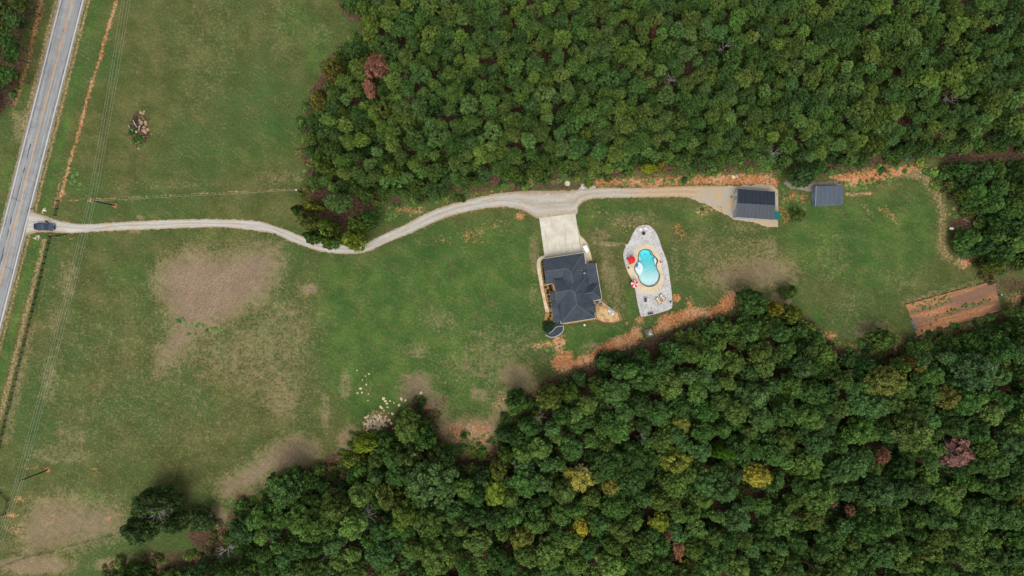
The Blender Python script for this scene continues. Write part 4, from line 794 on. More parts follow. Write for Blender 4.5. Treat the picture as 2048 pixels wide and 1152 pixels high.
# --- trees one can single out
RUST = srgb(124, 84, 68); RUST2 = srgb(134, 94, 76); YEL = srgb(160, 146, 52); LIME = srgb(120, 132, 40); AMB = srgb(132, 112, 50); OLV = srgb(106, 108, 48)
SP = [  # kind px py r zc colour name label squash
 ('pine', 752, 131, 27, 12, RUST, 'dead_pine', 'large rust-brown dead pine near the left edge of the north wood', (1, 1)),
 ('pine', 739, 177, 19, 11, RUST2, 'dead_pine', 'smaller rust-brown dead pine just below the large rusty one', (.75, 1.25)),
 ('pine', 1302, 70, 9, 9, RUST, 'dead_pine', 'tiny rust-brown dead pine top deep inside the north wood', (.5, 1.2)),
 ('broad', 668, 142, 20, 8, AMB, None, 'amber-tinged tree at the field edge left of the rusty pines', (.9, 1.1)),
 ('broad', 640, 205, 18, 7, AMB, None, 'yellow-brown low tree hanging over the upper field', (1, 1)),
 ('broad', 770, 222, 22, 9, OLV, None, 'olive-yellow tree below the rust-brown pines', (1, 1)),
 ('broad', 742, 58, 26, 10, srgb(100, 112, 40), None, 'yellow-green tree at the top left corner of the north wood', (.8, 1.2)),
 ('broad', 645, 330, 22, 9, srgb(106, 116, 44), None, 'yellow-green tree on the wood edge above the service pole', (1, 1.1)),
 ('pine', 676, 407, 27, 11, srgb(78, 98, 54), None, 'round mid-green pine above the bend of the drive', (1, 1)),
 ('broad', 627, 413, 17, 8, srgb(120, 118, 44), None, 'golden-green small tree just below the service pole', (1.2, .9)),
 ('broad', 600, 424, 14, 6, srgb(70, 84, 34), None, 'dark low tree at the leftmost tip of the drive grove', (1, 1)),
 ('broad', 620, 444, 24, 9, srgb(122, 118, 60), None, 'tan-green tree at the left side of the drive grove', (1, 1)),
 ('broad', 628, 474, 20, 7, srgb(66, 92, 40), None, 'deep green tree overhanging the drive on the left', (1, .9)),
 ('broad', 662, 458, 24, 9, srgb(108, 122, 36), None, 'yellow-green tree in the middle of the drive grove', (1, 1)),
 ('broad', 664, 484, 20, 8, srgb(92, 114, 38), None, 'bright green tree overhanging the middle of the drive bend', (1.2, .9)),
 ('broad', 708, 480, 25, 8, srgb(116, 128, 38), None, 'lime-yellow tree overhanging the right of the drive bend', (1, 1)),
 ('broad', 716, 449, 19, 8, srgb(96, 116, 42), None, 'light green tree between the lime tree and the dark gap', (1, 1)),
 ('broad', 739, 438, 19, 7, srgb(58, 90, 40), None, 'dark green tree at the right end of the drive grove', (1, 1)),
 ('broad', 788, 343, 23, 9, srgb(96, 116, 38), None, 'yellow-green tree inside the wood above the clay bank', (1, 1)),
 ('broad', 1296, 336, 15, 4, srgb(138, 142, 30), None, 'bright yellow shrub tree at the north wood edge above the drive', (1.1, .7)),
 ('broad', 1318, 333, 13, 5, srgb(128, 116, 40), None, 'mustard shrub tree right of the bright yellow one', (1, 1)),
 ('broad', 1600, 52 + 300, 24, 6, srgb(44, 74, 44), None, 'dark blue-green tree overhanging the gravel behind the shed', (1.1, 1)),
 ('broad', 1596, 430, 16, 3.0, srgb(70, 84, 34), None, 'round lone tree between the garage and the shed', (1, 1)),
 ('broad', 1577, 585, 17, 4, srgb(84, 102, 44), None, 'small light green tree on the right lawn above the south wood', (1, 1)),
 ('broad', 1506, 602, 29, 9, srgb(62, 96, 46), None, 'bright green round tree jutting from the south wood onto clay', (1, 1)),
 ('broad', 1546, 617, 15, 7, srgb(140, 128, 40), None, 'golden tree on the south wood edge beside the lawn', (1, 1)),
 ('broad', 1580, 628, 20, 7, srgb(108, 112, 42), None, 'yellow-green tree right of the golden tree', (1, 1)),
 ('broad', 1762, 679, 30, 5.5, srgb(76, 94, 36), None, 'lone spreading tree standing in the clay left of the garden plot', (1.05, .72)),
 ('broad', 1924, 387, 12, 5, srgb(110, 112, 36), None, 'small yellowish tree on the edge of the east wood', (1, 1)),
 ('broad', 1984, 534, 17, 5, srgb(112, 116, 40), None, 'yellow-green low tree above the garden plot corner', (1.2, .8)),
 ('broad', 735, 884, 26, 7, srgb(128, 142, 36), None, 'lime-green tree at the west tip of the south wood beside the rubble', (1.1, .9)),
 ('wispy', 705, 912, 22, 6, srgb(102, 110, 40), None, 'sparse olive tree below the lime-green tree', (1, 1)),
 ('broad', 818, 855, 36, 10, srgb(88, 104, 42), None, 'large round olive-green tree beside the pale rubble', (1, .95)),
 ('broad', 848, 872, 28, 9, srgb(60, 96, 40), None, 'deep green tree at the right of the large olive tree by the rubble', (.9, 1.2)),
 ('wispy', 815, 905, 28, 9, srgb(100, 118, 62), None, 'grey-green sparse tree below the large olive tree', (1, 1)),
 ('broad', 900, 908, 18, 7, srgb(72, 98, 58), None, 'bluish small tree at the left end of the clay pocket', (.8, 1.2)),
 ('broad', 928, 872, 8, 2, srgb(84, 112, 36), None, 'small bright green bush in the clay pocket of the south wood', (1, 1)),
 ('broad', 1034, 800, 28, 9, srgb(66, 98, 44), None, 'bright green tree at the corner of the lawn left of the dead grey snag', (1, 1)),
 ('broad', 988, 985, 28, 10, srgb(118, 132, 40), None, 'lime-yellow tree left of the bleached branches in the south wood', (.9, 1.2)),
 ('wispy', 775, 985, 26, 9, srgb(118, 120, 62), None, 'thin yellowish tree with pale twigs in the west of the south wood', (.8, 1.3)),
 ('broad', 810, 1030, 34, 10, srgb(98, 116, 36), None, 'yellow-green feathery tree right of the grey bare crown', (1, 1)),
 ('broad', 620, 1040, 50, 12, srgb(72, 98, 36), None, 'very large domed oak in the lower left of the south wood', (1, .95)),
 ('broad', 570, 975, 38, 11, srgb(58, 88, 46), None, 'large dark oak above the very large domed oak', (1, 1)),
 ('broad', 868, 960, 52, 12, srgb(80, 104, 62), None, 'huge grey-green oak in the west of the south wood', (1, 1)),
 ('broad', 1510, 950, 28, 11, YEL, None, 'yellow forked tree in the middle of the south wood', (1.1, .95)),
 ('broad', 1160, 1055, 18, 10, srgb(172, 156, 50), None, 'narrow golden tree low in the south wood', (.8, 1.25)),
 ('broad', 1363, 848, 20, 10, srgb(142, 138, 56), None, 'pale yellow tree in the upper middle of the south wood', (1, 1)),
 ('broad', 1218, 972, 19, 10, srgb(142, 118, 50), None, 'mustard round tree right of the bleached branches', (1, 1.1)),
 ('broad', 1440, 898, 20, 9, srgb(92, 128, 30), None, 'vivid green tree above the yellow forked tree', (1.2, .9)),
 ('broad', 1318, 1042, 20, 10, srgb(126, 130, 40), None, 'yellow-tipped tree between the golden tree and the rusty crown', (1, 1)),
 ('broad', 1098, 795, 26, 9, srgb(120, 122, 52), None, 'yellowish tree on the south wood edge below the clay track', (1, 1)),
 ('pine', 1357, 1096, 19, 11, srgb(136, 98, 68), 'dead_pine', 'rust-brown dead crown near the bottom of the south wood', (.75, 1.35)),
 ('pine', 1336, 1072, 11, 10, srgb(116, 82, 58), 'dead_pine', 'smaller rusty crown above the rust-brown one at the bottom', (.8, 1.3)),
 ('pine', 1764, 912, 16, 10, srgb(118, 82, 62), 'dead_pine', 'rust-brown crown left of the pinkish bleached tree', (.9, 1.3)),
 ('pine', 1665, 1005, 11, 11, srgb(112, 78, 62), 'dead_pine', 'upper of two small rusty crowns in the lower right wood', (1, 1)),
 ('pine', 1700, 1022, 12, 11, srgb(122, 84, 68), 'dead_pine', 'lower of two small rusty crowns in the lower right wood', (1, 1)),
 ('broad', 1822, 855, 48, 13, srgb(92, 106, 52), None, 'very large pale olive oak in the right half of the south wood', (1, 1)),
 ('broad', 1768, 760, 38, 11, srgb(116, 110, 48), None, 'bronze-tinted broad tree below the lone garden tree', (1.1, 1)),
 ('broad', 1893, 796, 24, 11, srgb(128, 108, 56), None, 'brownish tree right of the bronze-tinted tree', (1.1, 1)),
 ('broad', 1945, 745, 40, 13, srgb(64, 92, 66), None, 'large blue-green oak below the garden plot', (1, 1)),
 ('broad', 312, 1000, 44, 7.5, srgb(38, 56, 34), None, 'dark evergreen oak standing alone in the lower left field', (1.1, .8)),
 ('broad', 290, 1055, 42, 7.5, srgb(44, 62, 38), None, 'second dark evergreen oak just below the lone one', (1, .9)),
 ('broad', 352, 1040, 26, 6, srgb(42, 60, 36), None, 'smaller dark oak at the right of the lower left pair', (1, 1)),
 ('broad', 405, 1038, 24, 5, srgb(48, 72, 48), None, 'small blue-green tree between the dark oaks and the south wood', (.9, 1.2)),
]
for i, (kd, px, py, r, zc, colr, nm, lab, sq) in enumerate(SP):
    if nm is None: kq = .72 if any(w in lab for w in ('lime', 'forked', 'golden', 'bright yellow')) else .48; colr = tuple(kq * a + (1 - kq) * b for a, b in zip(colr, srgb(74, 96, 44)))
    tree(kd, px, py, r, zc, colr, lab, None, None, nm or ('pine_tree' if kd == 'pine' else 'broadleaf_tree'), sq, rz=0.0 if sq != (1, 1) else None, low=zc < 9.5); fixed(px, py, r * .9)
for i, (px, py, r, z, lab, tw) in enumerate([
    (1448, 95, 15, 12, 'grey bare dead tree high in the north wood', None), (1341, 162, 15, 12, 'pale grey bare dead tree in the middle of the north wood', None), (1902, 198, 18, 12, 'grey bare crown far right in the north wood', None),
    (1550, 305, 16, 9, 'grey bare tree on the wood edge above the garage', None), (808, 156, 11, 9, 'small grey snag right of the rust-brown pine', None), (818, 194, 16, 9, 'thin grey bare crown below the small snag', srgb(82, 92, 52)),
    (736, 1030, 26, 10, 'wide grey bare crown in the lower left of the south wood', None), (650, 1112, 18, 10, 'grey bare tree at the bottom left of the south wood', None), (1079, 832, 16, 9, 'starburst grey snag at the north-west edge of the south wood', None),
    (1155, 952, 30, 12, 'bleached white branches with a few yellow leaves', srgb(140, 136, 60)), (1284, 873, 13, 11, 'small grey snag left of the pale yellow tree', None), (1908, 906, 34, 12, 'pinkish dying tree with bleached limbs at the right', srgb(116, 84, 76)),
    (455, 1098, 20, 8, 'fallen-looking grey bare tree at the bottom left clearing', None), (322, 1022, 26, 14.2, 'bleached limbs rising through the dark lower left oaks', None), (993, 985, 14, 11, 'pale bare limbs above the lime-yellow tree', None)]):
    dead_tree(px, py, r, z, lab, None, i, tw); fixed(px, py, r * .8)

def sample_wood(poly, rr, seed, fill=.86, tries=9000, margin=0):
    g = random.Random(seed); xs = [p[0] for p in poly]; ys = [p[1] for p in poly]; out = []
    P = np.array([(g.uniform(min(xs), max(xs)), g.uniform(min(ys), max(ys))) for _ in range(tries)]); d = sdf(poly, P[:, 0], P[:, 1])
    grid = {}
    for q in taken: grid.setdefault((int(q[0] // 60), int(q[1] // 60)), []).append(q)
    for (x, y), dd in zip(P, d):
        r = g.uniform(*rr)
        if dd > -r * .88: continue
        k = (int(x // 60), int(y // 60)); near = [q for a in (-1, 0, 1) for b in (-1, 0, 1) for q in grid.get((k[0] + a, k[1] + b), ())]
        if all(math.hypot(q[0] - x, q[1] - y) > fill * (q[2] + r) * .93 for q in near): out.append((x, y, r, dd)); grid.setdefault(k, []).append((x, y, r)); taken.append((x, y, r))
    return out
def clump(x, y, s_, seed): return mnoise.noise(Vector((x * s_, y * s_, seed)))
pines = sample_wood(NORTH_WOOD, (12, 23), 1, .74, 16000)
broads_n = sample_wood(EAST_WOOD, (17, 28), 2, .76, 2500)
broads = sample_wood(SOUTH_WOOD, (15, 37), 3, .72, 16000)
west = sample_wood(WEST_WOOD, (16, 26), 4, .72, 1500)
inframe = lambda q: -10 < q[0] < 2058 and -10 < q[1] < 1162
def wood_zone(x, y, d, north):
    edge = 'edging' if d > -34 else ('inside' if d > -80 else 'deep in')
    if north:
        w = 'above the drive grove' if x < 860 else 'above the clay bank' if x < 1040 else 'above the parking pad' if x < 1200 else 'above the pool' if x < 1400 else 'above the garage' if x < 1580 else 'above the shed' if x < 1760 else 'at upper right'
        return f'{edge} the north wood {w}'
    w = 'at lower left' if x < 760 else 'below the rubble' if x < 1000 else 'below the house' if x < 1260 else 'below the pool' if x < 1480 else 'below the right lawn' if x < 1720 else 'below the garden plot' if x < 1920 else 'at lower right'
    return f'{edge} the south wood {w}'
LOOKALIKE = {}
def number_lookalikes():
    """trees that share a description are told apart by their order from left to right"""
    for lab, ts in LOOKALIKE.items():
        ts.sort(key=lambda o: o.location.x)
        for i, o in enumerate(ts):
            if len(ts) > 1: o['label'] = lab + ', ' + ('leftmost' if i == 0 else 'rightmost' if i == len(ts) - 1 else ('second', 'third', 'fourth', 'fifth', 'sixth', 'seventh', 'eighth', 'ninth')[min(i - 1, 7)] + ' from left')
def size_word(r, a, b): return 'small' if r < a else 'broad' if r > b else 'medium'
pool_p = sorted([q for q in pines if inframe(q)], key=lambda q: -q[2]); rest_p = pool_p[285:] + [q for q in pines if not inframe(q)]
REST = []
for x, y, r, d in pool_p[:285]:
    k = min(5, max(0, int((clump(x, y, .02, 3) * .9 + .5) * 6 + rngT.uniform(-1.4, 1.4)))); zc = rngT.uniform(9.5, 14) if d < -40 else rngT.uniform(4.5, 6.5)
    z_ = wood_zone(x, y, d, True); o = tree('pine', x, y, r, zc, jit(C_PINE[k]), f'{size_word(r, 17.5, 20.5)} {PN[k]} pine {z_}', 'pines ' + z_, low=d >= -40); LOOKALIKE.setdefault(o['label'], []).append(o)
for q in rest_p: REST.append((*q, 'pine'))
pool_b = sorted([q for q in broads if inframe(q)], key=lambda q: -q[2]); rest_b = pool_b[270:] + [q for q in broads if not inframe(q)]
for x, y, r, d in pool_b[:270]:
    k = min(5, max(0, int((clump(x, y, .012, 8) * .9 + .5) * 6 + rngT.uniform(-1.8, 1.8)))); zc = rngT.uniform(8, 13) if d < -50 else rngT.uniform(4.5, 6.5); c0 = C_BROAD[k]; tint = NAMES_C[k]
    if rngT.random() < .03: c0 = rngT.choice([OLV, srgb(104, 114, 42), srgb(116, 110, 52)]); tint = 'yellowing'
    z_ = wood_zone(x, y, d, False); o = tree('broad', x, y, r, zc, jit(c0), f'{size_word(r, 22, 28)} {tint} tree {z_}', 'broadleaf trees ' + z_, low=d >= -50); LOOKALIKE.setdefault(o['label'], []).append(o)
for q in rest_b: REST.append((*q, 'broad'))
for x, y, r, d in broads_n:
    k = rngT.randrange(6); c0 = jit(C_BROAD[k]); lo = 'above footpath gap' if y < 445 else 'below footpath gap'; ed = 'edge' if d > -34 else 'inner part'; tint = NAMES_C[k]
    if y > 480 and rngT.random() < .45: c0 = jit(OLV); tint = 'yellowing'
    if inframe((x, y)): o = tree('broad', x, y, r, rngT.uniform(7, 11) if d < -45 else rngT.uniform(4, 6), c0, f'{size_word(r, 20, 25)} {tint} tree on {ed} of east wood {lo}', f'east wood trees on the {ed} {lo}', low=d >= -45); LOOKALIKE.setdefault(o['label'], []).append(o)
    else: REST.append((x, y, r, d, 'broad'))
for x, y, r, d in west:
    if inframe((x, y)): k = rngT.randrange(6); o = tree('broad', x, y, r, rngT.uniform(6, 9), jit(C_BROAD[k], .2), f'{size_word(r, 19, 23)} {NAMES_C[k]} tree beyond the road at upper left', 'trees beyond the road'); LOOKALIKE.setdefault(o['label'], []).append(o)
    else: REST.append((x, y, r, d, 'broad'))
# --- the rest of the wood and its understorey: one mass
LOW = {k: [crown_arrays(500 + i, k, 900) for i in range(4)] for k in ('pine', 'broad')}; LOWB = [crown_arrays(600 + i, 'bush', 420) for i in range(4)]
def mass(name, items, label, cat):
    VV, QQ, LL, CC = [], [], [], []; off = 0
    for (x, y, zc, rad, colr, arr) in items:
        V, Q, Lf = arr; a = rngT.uniform(0, 2 * PI); ca, sa = math.cos(a), math.sin(a); V = V * rad; V = np.c_[V[:, 0] * ca - V[:, 1] * sa + x, V[:, 0] * sa + V[:, 1] * ca + y, V[:, 2] * .95 + zc]
        V[:, 2] = np.where(rad < .7, zc + (V[:, 2] - zc) * .4, V[:, 2]); VV.append(V); QQ.append(Q + off); off += len(V); LL.append(Lf); CC.append(np.tile((*colr, 1), (len(V), 1)))
    o = stuff(link(name, quads_mesh(name, np.concatenate(VV), np.concatenate(QQ), LEAF_ST, np.concatenate(LL), np.concatenate(CC)))); return tag(o, label, cat)
items = []
for x, y, r, d, kd in REST:
    zc = rngT.uniform(8.5, 13) if d < -40 else rngT.uniform(4, 6); wx, wy, _ = W(x, y, zc); items.append((wx, wy, zc, r / S * .94, jit(rngT.choice(C_PINE if kd == 'pine' else C_BROAD)), rngT.choice(LOW[kd])))
mass('forest', items, 'remaining smaller crowns of the surrounding woods seen as one canopy', 'forest')
LOWS = [crown_arrays(700 + i, 'bush', 60) for i in range(4)]
items = []; taken_keep = taken; taken = []
for poly, seed in ((NORTH_WOOD, 21), (EAST_WOOD, 22), (SOUTH_WOOD, 23)):
    for x, y, r, d in sample_wood(poly, (11, 18), seed, .84, 9000):
        zc = rngT.uniform(3, 7.5) if d < -45 else rngT.uniform(1.2, 3); wx, wy, _ = W(x, y, zc); items.append((wx, wy, zc, r / S * 1.1, jit(rngT.choice([srgb(68, 92, 42), srgb(76, 94, 42), srgb(64, 88, 45)]), .2), rngT.choice(LOWB)))
gs = random.Random(31)
for (ax, ay), (bx, by), n_ in (((1018, 820), (985, 890), 16), ((980, 915), (885, 895), 18), ((875, 850), (835, 806), 8), ((720, 870), (660, 960), 22), ((650, 940), (540, 960), 18), ((530, 985), (440, 1080), 18), ((440, 1100), (200, 1140), 34), ((380, 1020), (440, 1060), 10), ((1530, 612), (1650, 680), 14), ((1680, 700), (1800, 705), 10), ((1840, 672), (2020, 625), 18), ((612, 390), (604, 200), 20), ((640, 150), (720, 60), 12), ((750, 410), (990, 375), 26), ((1000, 370), (1280, 348), 26), ((1300, 345), (1560, 335), 22), ((1650, 352), (1860, 326), 18), ((1872, 340), (1916, 430), 12), ((1905, 465), (1975, 548), 12), ((30, 30), (25, 210), 14)):
    for k in range(n_):                       # scrub along the wood edges
        f = gs.random(); x, y = ax + (bx - ax) * f + gs.gauss(0, 7), ay + (by - ay) * f + gs.gauss(0, 7); rr = gs.uniform(3, 10) / S; wx, wy, _ = W(x, y, .8)
        items.append((wx, wy, rr * .4, rr, jit(gs.choice([srgb(84, 108, 50), srgb(98, 112, 52), srgb(112, 104, 68), srgb(76, 98, 50)]), .2), LOWS[k % 4] if rr < .8 else LOWB[k % 4]))
taken = taken_keep
mass('undergrowth', items, 'dark leafy undergrowth between the trunks of both woods', 'undergrowth')
number_lookalikes()

# ------------------------------------------------------------------ fences, poles, wires
BLK = plain('black_board', srgb(40, 38, 36), .85, .2); TIMB = plain('weathered_timber', srgb(150, 140, 124), .9, .15); CREO = plain('creosote_pole', srgb(58, 54, 48), .9, .15); WIRE = plain('aluminium_wire', srgb(196, 204, 196), .4, .5, .2, var=.05); DARKM = plain('dark_metal', srgb(44, 46, 50), .5, .4)
def fence(pts, label, h=1.35, rails=3, mat=BLK, post=.2, name='board_fence', rail_h=.13):
    w = [Vector(W(*p)) for p in pts]; root = thing(name, label, 'fence', w[0])
    pm = MB(); pm.box((0, 0, h / 2), (post, post, h), taper=.95); pme = pm.mesh('post', mat)
    for p in w: link('post', pme, root, p - w[0], R(14))
    for a, b in zip(w[:-1], w[1:]):
        d = b - a
        for k in range(rails):
            mb = MB(); m_ = (a + b) / 2 - w[0]; mb.box((m_.x, m_.y, h * (k + .75) / (rails + .1)), (d.length - .02, .035, rail_h), math.atan2(d.y, d.x)); mb.build('rail', mat, root)
    return root
pts = [(103, 473)]
while pts[-1][1] < 905:
    x, y = pts[-1]; pts.append((x - 3.3, y + 13.6))
fence(pts, 'long black board fence along the road below the drive entrance')
fence([(119, 402), (116, 417), (113, 431)], 'short black board fence beside the clay strip above the drive')
fence([(104, 472), (118, 472), (133, 470)], 'short black fence wing along the lower side of the drive entrance')
fence([(-12, 970), (4, 984), (19, 1000), (17, 1013), (12, 1027), (-6, 1032)], 'black board fence bending round the corner at the lower left')
fence([(246, 1067), (222, 1073), (198, 1079), (174, 1085), (150, 1091), (126, 1097)], 'pale timber rail fence running left from the dark oaks', 1.1, 2, TIMB, .14, 'rail_fence', .12)
fence([(110, 1101), (80, 1108), (50, 1116), (24, 1126), (0, 1136)], 'brown rail fence in the bottom left corner', 1.1, 2, plain('brown_timber', srgb(92, 72, 58), .9), .14, 'rail_fence', .12)
def pole(px, py, h, label, arm=None):
    p = Vector(W(px, py)); root = thing('utility_pole', label, 'pole', p); mb = MB(); mb.tube([(0, 0, -.1), (0, 0, h)], [.19, .13], 10); mb.build('shaft', CREO, root)
    if arm is not None:
        d = Vector((math.cos(arm), math.sin(arm), 0)); mb = MB(); mb.box((0, .0, h - .35), (2.4, .12, .14), arm); mb.build('crossarm', CREO, root)
        for k in (-1.1, -.45, .45, 1.1):
            mb = MB(); q = d * k; mb.lathe([(.03, 0), (.08, .04), (.05, .1), (.08, .16), (.03, .24), (0, .24)], (q.x, q.y, h - .28), 8); mb.build('insulator', plain('porcelain', srgb(214, 222, 224), .3, .5, var=.05), root)
    return p, h
P1, h1 = pole(230, 411, 10.8, 'tall dark utility pole in the strip between wire and drive', R(4))
P2, h2 = pole(95, 940, 11.2, 'tall dark utility pole in the lower left field', R(10))
P3, h3 = pole(606, 386, 6.0, 'short service pole at the edge of the drive grove')
mb = MB(); mb.blob((0, 0, 6.1), .28, 1, 1, .05); o = mb.build('lamp_head', plain('porcelain', srgb(214, 222, 224), .3, .5, var=.05)); o.parent = bpy.data.objects.get([q.name for q in bpy.data.objects if q.name.startswith('utility_pole')][-1])
def wire(a, b, label, sag=.6, r=.012):
    a, b = Vector(a), Vector(b); mb = MB(); pts = []
    for k in range(25):
        f = k / 24; p = a.lerp(b, f); p.z -= sag * 4 * f * (1 - f); pts.append(p - a)
    mb.tube(pts, r, 5); return tag(mb.build('overhead_wire', WIRE, None, a), label, 'wire', 'overhead wires across the field')
top = lambda P, h, k, arm: (P.x + math.cos(arm) * k, P.y + math.sin(arm) * k, h - .04)
far1 = Vector(W(320, -130)); far2 = Vector(W(-12, 1240))
for k, nm in ((-1.1, 'leftmost'), (-.45, 'second from left'), (.45, 'third from left'), (1.1, 'rightmost')):
    wire(top(P1, h1, k, R(4)), (far1.x + k, far1.y, h1), f'pale overhead wire above the upper field, {nm} of four')
    wire(top(P1, h1, k, R(4)), top(P2, h2, k, R(10)), f'pale overhead wire above the lower field, {nm} of four')
    wire(top(P2, h2, k, R(10)), (far2.x + k, far2.y, h2), f'pale overhead wire at the bottom left corner, {nm} of four')
wire((P1.x, P1.y, 10.0), (P3.x, P3.y, 5.9), 'pale service wire from the utility pole across to the drive grove', .5, .011)

# ------------------------------------------------------------------ garden plot
GP = [(1780 + x / 5.76, 520 + y / 5.76) for x, y in ((180, 515), (1190, 240), (1285, 580), (310, 880))]
t = NT('tilled_clay'); v = t.mapping(t.coord(), rot=(0, 0, R(-14.5))); n1 = t.noise(v, 1.2, 4, .7); n2 = t.noise(v, 6, 3, .7); bands = t.noise(t.mapping(v, (.05, .36, 1)), 1.0, 3, .5); rows = t.noise(t.mapping(v, (.12, 2.6, 1)), 1, 3, .6)
c = t.mix(t.ramp(n1, .35, .65), srgb(172, 118, 80), srgb(196, 148, 108)); c = t.mix(t.ramp(rows, .42, .62, 0, .7), c, srgb(150, 100, 70)); c = t.mix(t.ramp(bands, .44, .58, 0, .85), c, srgb(128, 102, 86)); c = t.mix(t.ramp(t.math('ADD', n1, t.math('MULTIPLY', t.noise(v, .22, 3), .7)), 1.0, 1.08, 0, .9), c, srgb(72, 88, 44))
t.bump(t.math('ADD', n1, rows), .5, .15); GM = t.done(t.gain(c, t.ramp(n2, .2, .8, .75, 1.2)), .95, .1)
sheet('garden_plot', GP, .05, GM, .4, .22, .7, 12, .08)
TIE = plain('garden_timber', srgb(74, 66, 60), .95, .1)
for nm, a, b, n in (('upper', GP[0], GP[1], 10), ('lower', GP[3], GP[2], 10)):
    for k in range(n):
        if k == 0: TN = -1
        if (nm, k) in (('upper', 3), ('lower', 6), ('upper', 7)): continue
        TN += 1
        p, r_ = Vector(W(*lerp(a, b, k / n))), Vector(W(*lerp(a, b, (k + .985) / n))); d = r_ - p; mb = MB(); mb.box((0, 0, .12), (d.length * rngT.uniform(.8, 1), .14, .16), math.atan2(d.y, d.x) + rngT.uniform(-.03, .03)); m_ = (p + r_) / 2
        tag(mb.build('garden_timber', TIE, None, (m_.x, m_.y + (.12 if nm == 'upper' else -.12), 0)), f'dark timber, {["first", "second", "third", "fourth", "fifth", "sixth", "seventh", "eighth", "ninth", "tenth"][TN]} from left along the {nm} edge of the garden plot', 'timber', f'timbers edging the {nm} side of the garden plot')
wd_ = []; g = random.Random(5)
for k in range(120):
    if k < 60: f, h_ = g.uniform(.02, .5), g.uniform(.03, .3)
    elif k < 110: f, h_ = g.uniform(.25, .9), g.gauss(.55, .05)
    else: f, h_ = g.random(), g.random()
    p = lerp(lerp(GP[0], GP[1], f), lerp(GP[3], GP[2], f), h_); x, y, _ = W(*p); wd_.append((x, y, .12, g.uniform(.1, .34), jit(srgb(84, 108, 50), .2), LOWB[g.randrange(4)]))
wd_ = [(*w[:5], LOWS[i % 4]) for i, w in enumerate(wd_)]
mass('weeds', wd_, 'green weeds sprouting across the clay garden plot', 'weeds')
# weeds and tufts on the bare clay by the garage and elsewhere
wd_ = []
for cx, cy, a, b, n in ((1578, 405, 28, 26, 70), (1700, 372, 40, 10, 30), (1765, 360, 40, 10, 30), (1330, 362, 60, 8, 30), (1430, 420, 30, 8, 14), (150, 360, 12, 30, 20), (940, 880, 30, 26, 30), (780, 432, 22, 12, 24), (395, 665, 30, 20, 24), (440, 665, 20, 12, 14), (360, 640, 10, 6, 8), (1110, 690, 40, 20, 14), (280, 285, 14, 12, 14)):
    for k in range(n):
        x, y, _ = W(cx + g.gauss(0, a * .55), cy + g.gauss(0, b * .55)); wd_.append((x, y, .02, g.uniform(.15, .6), jit(srgb(92, 116, 58), .2), LOWS[k % 4]))
mass('grass_tufts', wd_, 'scattered green tufts on the bare clay patches', 'grass')
TARP = plain('blue_tarp', srgb(92, 100, 112), .6, .3)
mb = MB(); a, b = Vector(W(1822, 640)), Vector(W(1833, 662)); 
for k in range(9):
    f0, f1 = k / 9, (k + 1) / 9; p, q = a.lerp(b, f0) - a, a.lerp(b, f1) - a; w0, w1 = .35 + .15 * math.sin(k * 2.1), .35 + .15 * math.sin(k * 2.1 + 2.1); z0, z1 = .12 + .06 * math.sin(k * 1.7), .12 + .06 * math.sin(k * 1.7 + 1.7)
    mb.face([(p.x - w0, p.y, .08), (q.x - w1, q.y, .08), (q.x, q.y, z1 + .1), (p.x, p.y, z0 + .1)]); mb.face([(p.x, p.y, z0 + .1), (q.x, q.y, z1 + .1), (q.x + w1, q.y, .07), (p.x + w0, p.y, .07)])
tag(mb.build('tarp', TARP, None, a), 'crumpled blue-grey tarp on the left edge of the garden plot', 'tarp')

# ------------------------------------------------------------------ stones, rubble, logs, brush
STONE = plain('pale_stone', srgb(226, 206, 166), .9, .15, var=.3); STONE2 = plain('grey_stone', srgb(168, 160, 150), .9, .15, var=.3); TANROCK = plain('tan_boulder', srgb(172, 148, 116), .9, .15, var=.3); LOGM = plain('cut_log', srgb(150, 134, 118), .9, .1); BRN = plain('rotten_wood', srgb(84, 66, 58), .95, .1)
def stone_mesh(seed, mat, flat=.6): mb = MB(); mb.blob((0, 0, .12), 1.0, seed, 1, .55, flat=flat); return mb.mesh('stone', mat)
ST_M = [stone_mesh(i, STONE) for i in range(5)]; ST_G = [stone_mesh(i + 9, STONE2) for i in range(4)]; ST_T = [stone_mesh(i + 19, TANROCK, .8) for i in range(4)]
def stones(root, n, a, b, meshes, r, seed, rot=0, heap=0.0, name='stone'):
    g = random.Random(seed)
    for k in range(n):
        x, y = g.gauss(0, .45), g.gauss(0, .45); z = max(0, heap * (1 - math.hypot(x, y))) ; xx, yy = x * a, y * b
        o = link(name, g.choice(meshes), root, (xx * math.cos(rot) - yy * math.sin(rot), xx * math.sin(rot) + yy * math.cos(rot), z), g.uniform(0, 6)); q = g.uniform(*r); o.scale = (q, q * g.uniform(.7, 1.2), q * g.uniform(.6, 1))
rub = thing('rubble_pile', 'heap of pale broken rock at the edge of the lawn beside the lime-green tree', 'rubble', W(752, 846)); stones(rub, 150, 4.2, 3.4, ST_M + ST_G[:1], (.14, .42), 3, .5, .5)
for i, (px, py, r) in enumerate([(767, 797, .5), (771, 802, .4), (774, 807, .35), (780, 802, .3), (803, 798, .5), (811, 801, .4), (798, 810, .45), (788, 806, .25), (721, 777, .38), (724, 785, .28), (715, 786, .28), (737, 788, .22), (733, 769, .25), (738, 748, .28), (725, 760, .2), (731, 752, .18), (736, 801, .22), (714, 741, .2), (775, 814, .3), (842, 786, .5)]):
    o = link('rock', rngT.choice(ST_M), None, W(px, py), rngT.uniform(0, 6)); o.scale = (r, r * .8, r * .7)
    tag(o, ['large', 'small'][r < .36] + ' pale rock on the grass ' + ('above the rubble heap' if px > 755 else 'left of the heap'), 'rock', 'pale rocks scattered above the rubble heap'); LOOKALIKE.setdefault('R' + o['label'], []).append(o)
